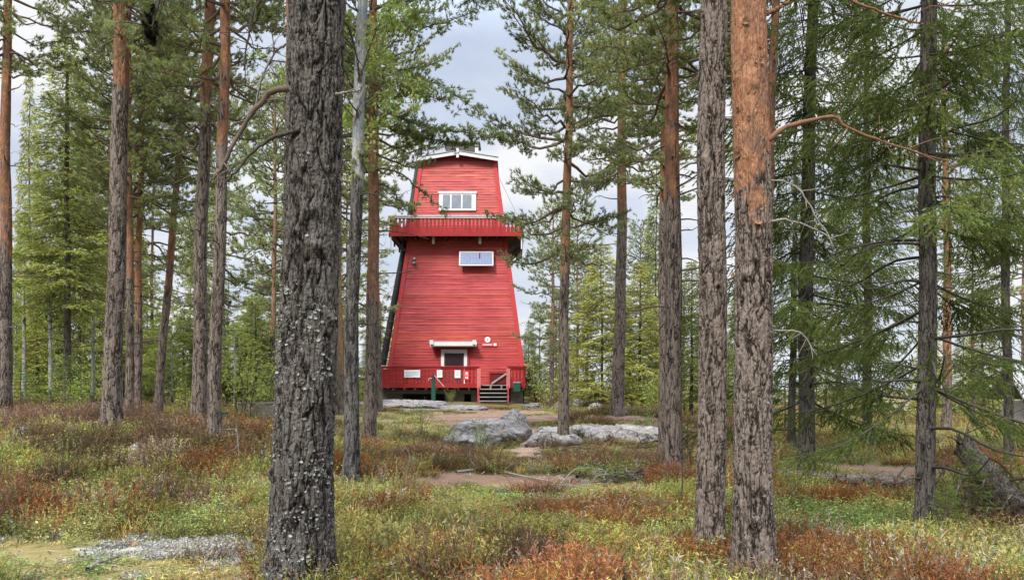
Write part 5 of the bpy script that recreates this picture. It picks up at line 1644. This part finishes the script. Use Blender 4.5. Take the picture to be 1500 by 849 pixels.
def proto_heather(seed, n=24, tall=1.0, leaves=11):
    rng = np.random.default_rng(seed); Vs, Cs = [], []
    for k in range(n):
        a = rng.uniform(0, 6.28); r = .13 * math.sqrt(rng.random()); h = rng.uniform(.13, .34) * tall
        p0 = np.array([r * math.cos(a), r * math.sin(a), -.03])
        tip = p0 + np.array([math.cos(a) * r * .9, math.sin(a) * r * .9, h]) + rng.normal(size=3) * np.array([.05, .05, .0])
        mid = (p0 + tip) / 2 + rng.normal(size=3) * .015
        w = unit(rng.normal(size=3) * np.array([1, 1, .1])) * .003
        Vs += [p0 - w, p0 + w, mid + w, mid - w, mid + w, tip]; Cs += [.22, .22, .5, .5, .6, .95]  # stems painted dark at the base, standing for shade inside the clump
        v = rng.uniform(.75, 1.3)
        for q in range(leaves):
            t = rng.uniform(.25, 1.0)
            p = (p0 * (1 - t) ** 2 + 2 * mid * t * (1 - t) + tip * t * t)
            dr = unit(rng.normal(size=3) * np.array([1, 1, .4]) + np.array([0, 0, .9])) * rng.uniform(.018, .042)
            s = unit(np.cross(dr, rng.normal(size=3))) * .0048
            Vs += [p - s, p + s, p + dr]; c = v * (.32 + .85 * t); Cs += [c * .8, c * .8, c * 1.1]  # lower leaves darker too, the same painted shade
    return np.array(Vs), n, np.array(Cs), leaves


def tri_index_heather(n, leaves):
    T = []; b = 0
    for k in range(n):
        T += [(b, b + 1, b + 2), (b, b + 2, b + 3), (b + 3, b + 4, b + 5)]; b += 6
        for q in range(leaves): T += [(b, b + 1, b + 2)]; b += 3
    return np.array(T)


def proto_bilberry(seed, n=16, tall=1.0):
    rng = np.random.default_rng(seed); Vs, Cs, T = [], [], []; b = 0
    for k in range(n):
        a = rng.uniform(0, 6.28); r = .14 * math.sqrt(rng.random()); h = rng.uniform(.08, .22) * tall
        p0 = np.array([r * math.cos(a), r * math.sin(a), -.02]); tip = p0 + np.array([rng.normal() * .04, rng.normal() * .04, h])
        w = np.array([.002, 0, 0])
        Vs += [p0 - w, p0 + w, tip]; Cs += [.4, .4, .6]; T.append((b, b + 1, b + 2)); b += 3
        for q in range(9):
            t = rng.uniform(.3, 1.05); p = p0 + (tip - p0) * t + rng.normal(size=3) * np.array([.022, .022, .01])
            nn = unit(rng.normal(size=3) * .7 + np.array([0, 0, 1])); a_ = unit(np.cross(nn, rng.normal(size=3))); b_ = np.cross(nn, a_)
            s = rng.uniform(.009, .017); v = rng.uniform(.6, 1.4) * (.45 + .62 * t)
            Vs += [p - a_ * s, p + b_ * s * .6, p + a_ * s, p - b_ * s * .6]; Cs += [v] * 4
            T += [(b, b + 1, b + 2), (b, b + 2, b + 3)]; b += 4
    return np.array(Vs), np.array(T), np.array(Cs)


def proto_grass(seed, n=22, tall=1.0):
    rng = np.random.default_rng(seed); Vs, Cs, T = [], [], []; b = 0
    for k in range(n):
        a = rng.uniform(0, 6.28); r = .07 * math.sqrt(rng.random()); h = rng.uniform(.12, .36) * tall
        p0 = np.array([r * math.cos(a), r * math.sin(a), -.02]); o = np.array([math.cos(a), math.sin(a), 0]) * rng.uniform(.02, .16)
        m = p0 + o * .3 + np.array([0, 0, h * .6]); t = p0 + o + np.array([0, 0, h * rng.uniform(.75, 1)])
        w = unit(np.cross(o, [0, 0, 1.0])) * .0028
        Vs += [p0 - w, p0 + w, m + w, m - w, t]; c = rng.uniform(.7, 1.3); Cs += [c * .6, c * .6, c, c, c * 1.1]
        T += [(b, b + 1, b + 2), (b, b + 2, b + 3), (b + 3, b + 2, b + 4)]; b += 5
    return np.array(Vs), np.array(T), np.array(Cs)


def proto_lichen(seed, n=150):
    rng = np.random.default_rng(seed)
    d = unit(rng.normal(size=(n, 3)) * np.array([1, 1, .8])); d[:, 2] = np.abs(d[:, 2])
    p = d * np.array([.09, .09, .055]) * rng.uniform(.5, 1.05, (n, 1))
    a = unit(rng.normal(size=(n, 3))) * .010; b = unit(rng.normal(size=(n, 3))) * .010
    V = np.stack([p - a, p + b, p + a - b * .3], 1).reshape(-1, 3)
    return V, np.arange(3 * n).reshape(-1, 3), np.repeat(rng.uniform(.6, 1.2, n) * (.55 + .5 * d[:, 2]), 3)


def scatter(name, protos, P, yaw, sc, tint, mat, zs=None):
    g = Geo(); rng = np.random.default_rng(len(P)); pick = rng.integers(0, len(protos), len(P))
    zs = np.ones(len(P)) if zs is None else zs
    for k, (V, T, C) in enumerate(protos):
        idx = np.where(pick == k)[0]
        if not len(idx): continue
        c, s = np.cos(yaw[idx])[:, None], np.sin(yaw[idx])[:, None]; S = sc[idx][:, None]
        X = (V[None, :, 0] * c - V[None, :, 1] * s) * S; Y = (V[None, :, 0] * s + V[None, :, 1] * c) * S; Zv = V[None, :, 2] * S * zs[idx][:, None]
        W_ = np.stack([X, Y, Zv], -1) + P[idx][:, None, :]
        col = tint[idx][:, None, :] * C[None, :, None]
        m = len(V); TT = (T[None] + (np.arange(len(idx)) * m)[:, None, None]).reshape(-1, 3)
        g.add(W_.reshape(-1, 3), tris=TT, col=col.reshape(-1, 3))
    o = g.build(name, mat)
    return o


HE = []
for s in range(5):
    V, n, C, lv = proto_heather(40 + s, 24, 1.0); HE.append((V, tri_index_heather(n, lv), C))
BI = [proto_bilberry(60 + s) for s in range(4)]
GR = [proto_grass(80 + s) for s in range(3)]
LI = [proto_lichen(90 + s) for s in range(3)]

rng = np.random.default_rng(99)


def cloud_pts(N, d0, d1, power, wid=.84):
    """points with density falling off with distance"""
    u = rng.random(N); e = 2 - power
    d = (d0 ** e + u * (d1 ** e - d0 ** e)) ** (1 / e)
    x = rng.uniform(-wid, wid, N) * d
    return x, d


def zonal(x, y):
    rust = fbm(x * .45, y * .33, 31, 4); dens = fbm(x * .7, y * .55, 37, 4); bil = fbm(x * .55, y * .5, 43, 4); brown = fbm(x * .35, y * .3, 47, 3)
    return rust, dens, bil, brown


SPOT = [(ground_px(a, b)[:2], r, k) for a, b, r, k in [
    (230, 650, 2.0, 'brown'), (90, 625, 2.4, 'brown'), (380, 690, 1.2, 'rust'), (300, 700, 1.2, 'rust'), (650, 680, 1.6, 'brown'), (690, 668, 1.2, 'brown'), (880, 678, 2.0, 'brown'), (960, 690, 1.2, 'brown'),
    (560, 745, 1.0, 'rust'), (1080, 830, .9, 'rust'), (1200, 825, 1.1, 'rust'), (1180, 735, 1.2, 'rust'), (1240, 735, .9, 'rust'), (1010, 820, .8, 'rust'), (860, 770, 1.0, 'rust'),
    (60, 660, 1.4, 'moss'), (130, 672, .9, 'moss'), (230, 676, .8, 'moss'), (20, 690, 1.0, 'moss'), (640, 800, .9, 'bil'), (560, 810, .7, 'bil'), (1250, 770, 1.3, 'bil'), (980, 770, .8, 'bil'), (350, 770, .8, 'bil'),
    (1440, 830, 1.2, 'bil'), (700, 760, 1.0, 'bil'), (1150, 770, .9, 'bil'), (330, 640, 1.2, 'rust'), (370, 630, 1.4, 'rust'), (500, 690, 1.0, 'rust'), (600, 690, 1.2, 'rust'), (1420, 690, 2.0, 'rust'), (980, 620, 2.5, 'brown'),
    (905, 612, 2.0, 'brown'), (1340, 830, .8, 'rust'), (560, 835, .5, 'rust')]]


def spot(kind, x, y):
    v = np.zeros(len(x))
    for c, r, k in SPOT:
        if k == kind:
            q = np.hypot((x - c[0]) / r, (y - c[1]) / (r * 1.1)) + .6 * (fbm(x * 1.6, y * 1.6, 51, 3) - .5); v = np.maximum(v, 1 - sstep(.6, 1.1, q))
    return v


def lowf(x, y):
    ahead = np.zeros(len(x))
    for k in (.4, 1.2, 2.2, 3.4):
        mm = masks(x * (1 + k / y), y + k); ahead = np.maximum(ahead, np.maximum(mm[0], mm[1] * .5) * (1 - .12 * k))
    knoll = np.exp(-(((x + 1.5) / 7) ** 2 + ((y - 33) / 6.5) ** 2) ** 1.5)
    bould = np.exp(-(((x - 1.3) / 4.6) ** 2 + ((y - 19.8) / 2.6) ** 2) ** 1.5)
    far = .80 - .15 * sstep(10, 22, y)
    return far * (1 - .72 * np.clip(ahead, 0, 1)) * (1 - .75 * knoll) * (1 - .72 * bould)


# patches: each cell of a jittered pattern is one low cushion of a single plant
def cushions(x, y):
    xw = x + .5 * (fbm(x * 1.3, y * 1.3, 201, 3) - .5); yw = y + .6 * (fbm(x * 1.3, y * 1.3, 207, 3) - .5)
    f1, f2, rid = worley(xw / .72, yw / .95, 10 ** 7, 77)
    rust, dens, bil, brown = zonal(x, y)
    w = [.15 * (.35 + 1.9 * sstep(.45, .62, rust)) + 1.0 * spot('rust', x, y), .17 * (.25 + 1.9 * sstep(.47, .62, brown)) + 3.5 * spot('brown', x, y), np.full(x.shape, .33),
         .22 * (.35 + 2.0 * sstep(.44, .6, bil)) + 3 * spot('bil', x, y) + 3.5 * spot('moss', x, y), np.full(x.shape, .07)]
    c = np.cumsum(np.stack(w), 0); c = c / c[-1]
    mixr = _h(np.floor(x * 23.0), np.floor(y * 23.0), 911)
    kind = ((np.where(mixr < .36, np.mod(mixr * 131.7, 1), rid))[None] > c).sum(0)
    r2 = np.mod(rid * 97.13, 1); r3 = np.mod(rid * 413.7, 1)
    return f1, f2, kind, r2, r3


def off_tower(x, y):
    return ~((y > 36.5) & (np.abs(x - TX) < 4.3))


# heather
x, y = cloud_pts(30000, 4.9, 48, 1.2)
m = masks(x, y); f1, f2, kind, r2, r3 = cushions(x, y)
prob = np.where(kind <= 2, np.where(f2 - f1 < .10, .35, .95), .10)
keep = (rng.random(len(x)) < prob) & (rng.random(len(x)) > np.maximum(m[0] * 1.15, np.maximum(m[1] * np.where(y > 20, .80, .98), m[2]))) & off_tower(x, y)
x, y, f1, kind, r2, r3 = [v[keep] for v in (x, y, f1, kind, r2, r3)]
N = len(x)
kind = np.where(kind > 2, 2, kind)
base3 = np.array([(.245, .098, .044), (.155, .090, .062), (.30, .265, .082)])
tint = base3[kind] * (.62 + .75 * r2)[:, None] * (1 + (r3[:, None] - .5) * np.array([[.3, .15, .4]])) * rng.uniform(.8, 1.2, (N, 1)) * rng.uniform([.9, .92, .8], [1.12, 1.12, 1.2], (N, 3))
grey = rng.random(N) < .06
tint = np.where(grey[:, None], np.array([.34, .30, .24])[None], tint)
hf = np.clip(1.35 - .95 * f1, .45, 1.3) * (.7 + .6 * r3) * np.where(kind == 1, 1.15, 1.0)
P = np.stack([x, y, Hgt(x, y)], -1)
o = scatter('heather', HE, P, rng.uniform(0, 6.28, N), rng.uniform(.85, 1.45, N) * (1 + np.clip((y - 10) / 40, 0, .6)), tint, M['heath'], zs=rng.uniform(.75, 1.2, N) * hf * lowf(x, y))
tag(o, 'olive, rust and brown heather covering the forest floor', 'heather', kind='stuff')
print('heather clumps', N)

# bilberry and light green cover
x, y = cloud_pts(19000, 4.9, 42, 1.2)
m = masks(x, y); f1, f2, kind, r2, r3 = cushions(x, y); sm_ = spot('moss', x, y)
keep = (rng.random(len(x)) < np.where(kind == 3, np.where(f2 - f1 < .08, .5, 1.0), .06)) & (rng.random(len(x)) > np.maximum(m[0] * 1.05, m[1] * .75)) & (rng.random(len(x)) > m[2] * .85) & off_tower(x, y)
x, y, sm_, f1, r2, r3 = [v[keep] for v in (x, y, sm_, f1, r2, r3)]; N = len(x)
tint = np.array([.245, .30, .090])[None] * (.65 + .7 * r2)[:, None] * (1 + (r3[:, None] - .5) * np.array([[.5, .1, .3]])) * rng.uniform(.8, 1.2, (N, 1))
tint = np.where((rng.random(N) < .05)[:, None], np.array([.36, .43, .16])[None] * rng.uniform(.8, 1.15, (N, 1)), tint)
tint = np.where((rng.random(N) < sm_)[:, None], np.array([.36, .40, .11])[None] * rng.uniform([.8, .85, .7], [1.25, 1.15, 1.3], (N, 3)), tint)
P = np.stack([x, y, Hgt(x, y)], -1)
o = scatter('bilberry', BI, P, rng.uniform(0, 6.28, N), rng.uniform(.8, 1.35, N) * (1 + np.clip((y - 10) / 40, 0, .6)), tint, M['leaf'], zs=np.where(sm_ > .5, .7, 1.0) * np.clip(1.4 - .9 * f1, .5, 1.35) * lowf(x, y))
tag(o, 'bright green bilberry leaves growing through the heather', 'bilberry', kind='stuff')
print('bilberry clumps', N)

# grass and straw
x, y = cloud_pts(9000, 4.9, 44, 1.2)
m = masks(x, y); f1, f2, kind, r2, r3 = cushions(x, y)
keep = (rng.random(len(x)) < .26 + .8 * (kind == 4) + m[1] * .9 + m[0] * .08) & (rng.random(len(x)) > m[0] * 1.1) & off_tower(x, y)
x, y, m1 = x[keep], y[keep], m[1][keep]; N = len(x)
tint = np.array([.52, .44, .19])[None] * rng.uniform([.6, .75, .6], [1.3, 1.15, 1.4], (N, 3))
tint = np.where((rng.random(N) < .35)[:, None], np.array([.27, .31, .09])[None], tint)
P = np.stack([x, y, Hgt(x, y)], -1)
o = scatter('dry_grass', GR, P, rng.uniform(0, 6.28, N), rng.uniform(.6, 1.2, N) * (1 + np.clip((y - 10) / 40, 0, .6)), tint, M['heath'], zs=np.where(m1 > .4, .25, .9) * lowf(x, y))
tag(o, 'yellowish dry grass blades among the heather', 'grass', kind='stuff')

# reindeer lichen
x, y = cloud_pts(9000, 4.9, 16, 1.2)
m = masks(x, y); lk = fbm(x * 1.1, y * 1.1, 71, 4)
keep = rng.random(len(x)) < m[2] * .95 + .10 * sstep(.6, .72, lk) + m[1] * .05
x, y = x[keep], y[keep]; N = len(x)
P = np.stack([x, y, Hgt(x, y)], -1)
o = scatter('reindeer_lichen', LI, P, rng.uniform(0, 6.28, N), rng.uniform(.5, 1.7, N), np.array([.42, .405, .37])[None] * rng.uniform(.7, 1.15, (N, 1)), M['lichen'])
tag(o, 'whitish cushions of reindeer lichen on the ground', 'lichen', kind='stuff')

x, y = cloud_pts(9000, 4.9, 16, 1.2)
m = masks(x, y)
keep = rng.random(len(x)) < m[1] * .8 * (fbm(x * 2.1, y * 2.1, 75, 3) > .42)
x, y = x[keep], y[keep]; N = len(x)
P = np.stack([x, y, Hgt(x, y) - .02], -1)
o = scatter('moss', LI, P, rng.uniform(0, 6.28, N), rng.uniform(.5, 1.4, N), np.array([.38, .30, .11])[None] * rng.uniform([.6, .75, .6], [1.2, 1.15, 1.3], (N, 3)), M['heath'], zs=rng.uniform(.4, .9, N))
tag(o, 'yellowish moss cushions on the open ground in front', 'moss', kind='stuff')

# needle and twig litter
x, y = cloud_pts(30000, 4.9, 42, 1.0)
m = masks(x, y); keep = rng.random(len(x)) < .25 + m[1] * .7 + m[0] * .9; x, y = x[keep], y[keep]; N = len(x)
L = rng.uniform(.02, .11, N) * (1 + y / 30); th = rng.uniform(0, 6.28, N); dd = np.stack([np.cos(th), np.sin(th), rng.normal(size=N) * .15], -1) * L[:, None]; ss = np.stack([-np.sin(th), np.cos(th), 0 * th], -1) * rng.uniform(.002, .007, (N, 1)) * (1 + y / 18)[:, None]
p = np.stack([x, y, Hgt(x, y) + .025], -1)
V = np.stack([p - dd - ss, p + dd - ss * .3, p + dd * .9 + ss], 1).reshape(-1, 3)
pal = np.array([(.38, .26, .15), (.20, .11, .06), (.5, .44, .36), (.09, .06, .045)])[rng.integers(0, 4, N)]
g = Geo(); g.add(V, tris=np.arange(3 * N).reshape(-1, 3), col=np.repeat(pal, 3, 0))
tag(g.build('litter', M['heath']), 'dry needles, bark bits and twigs strewn over the ground', 'litter', kind='stuff')

# ------------------------------------------------------------------ sky, sun, camera
EL, AZ = 48.0, -28.0
w = bpy.data.worlds.new('World'); SC.world = w; w.use_nodes = True
t = w.node_tree; t.nodes.clear()
N_ = t.nodes.new; Lk = t.links.new
out = N_('ShaderNodeOutputWorld')
sky = N_('ShaderNodeTexSky'); sky.sky_type = 'NISHITA'; sky.sun_disc = False
sky.sun_elevation = math.radians(EL); sky.sun_rotation = math.radians(180 + AZ)
bs = N_('ShaderNodeBackground'); bs.inputs[1].default_value = .10; Lk(sky.outputs[0], bs.inputs[0])
tc = N_('ShaderNodeTexCoord'); sx = N_('ShaderNodeSeparateXYZ'); Lk(tc.outputs['Generated'], sx.inputs[0])


def mth(op, a, b, c=None):
    n = N_('ShaderNodeMath'); n.operation = op
    for i, v in enumerate((a, b) if c is None else (a, b, c)):
        if hasattr(v, 'is_linked'): Lk(v, n.inputs[i])
        else: n.inputs[i].default_value = v
    return n.outputs[0]


zc_ = mth('MAXIMUM', sx.outputs[2], 0.0)
den = mth('ADD', zc_, .22)
cb = N_('ShaderNodeCombineXYZ'); Lk(mth('DIVIDE', sx.outputs[0], den), cb.inputs[0]); Lk(mth('DIVIDE', sx.outputs[1], den), cb.inputs[1])


def wn(scale, detail, off):
    mp = N_('ShaderNodeMapping'); mp.inputs['Location'].default_value = off; Lk(cb.outputs[0], mp.inputs['Vector'])
    n = N_('ShaderNodeTexNoise'); n.inputs['Scale'].default_value = scale; n.inputs['Detail'].default_value = detail; n.inputs['Roughness'].default_value = .55
    Lk(mp.outputs[0], n.inputs['Vector']); return n.outputs['Fac']


def rampw(f, stops):
    r = N_('ShaderNodeValToRGB'); e = r.color_ramp.elements
    while len(e) < len(stops): e.new(.5)
    for k, (p_, c) in enumerate(stops): e[k].position = p_; e[k].color = (*c, 1)
    Lk(f, r.inputs[0]); return r.outputs[0]


c1 = rampw(wn(1.5, 9, (3.1, 1.7, 0)), [(.36, (.55, .64, .83)), (.50, (.70, .77, .90)), (.62, (.97, .98, 1.0))])
hor = rampw(sx.outputs[2], [(.0, (.97, .98, 1.0)), (.28, (.0, .0, .0))])
mxh = N_('ShaderNodeMix'); mxh.data_type = 'RGBA'; mxh.blend_type = 'MIX'; Lk(mth('MULTIPLY', hor, .55), mxh.inputs[0]); Lk(c1, mxh.inputs[6]); mxh.inputs[7].default_value = (.90, .93, .97, 1)
bc = N_('ShaderNodeBackground'); Lk(mxh.outputs[2], bc.inputs[0])
zen = rampw(sx.outputs[2], [(.40, (0, 0, 0)), (.80, (1, 1, 1))])
Lk(mth('ADD', mth('MULTIPLY', zen, 4.6), 1.0), bc.inputs[1])
cov = rampw(wn(1.1, 8, (7.3, 2.2, 0)), [(.36, (.88, .88, .88)), (.5, (.98, .98, .98))])
ms = N_('ShaderNodeMixShader'); Lk(cov, ms.inputs[0]); Lk(bs.outputs[0], ms.inputs[1]); Lk(bc.outputs[0], ms.inputs[2]); Lk(ms.outputs[0], out.inputs[0])

sl_ = bpy.data.lights.new('sun', 'SUN'); sl_.energy = 5.0; sl_.angle = math.radians(13); sl_.color = (1, .95, .87)
so = bpy.data.objects.new('sun', sl_); COL.objects.link(so); so.rotation_euler = (math.radians(90 - EL), 0, math.radians(AZ)); so.location = (-20, -20, 40)

cam = bpy.data.cameras.new('camera'); co = bpy.data.objects.new('camera', cam); COL.objects.link(co)
co.location = (0, 0, EYE); co.rotation_euler = (math.pi / 2, 0, 0)
cam.sensor_width = 36; cam.lens = F / 1500 * 36; cam.shift_y = (HZ - 424.5) / 1500; cam.clip_end = 4000; cam.clip_start = .05
SC.camera = co
SC.view_settings.view_transform = 'Standard'; SC.view_settings.look = 'None'; SC.view_settings.exposure = 0
cy = SC.cycles
cy.max_bounces = 6; cy.diffuse_bounces = 4; cy.glossy_bounces = 2; cy.transmission_bounces = 4; cy.transparent_max_bounces = 4
cy.use_denoising = True; cy.denoiser = 'OPENIMAGEDENOISE'; cy.denoising_input_passes = 'RGB_ALBEDO_NORMAL'; cy.denoising_prefilter = 'ACCURATE'
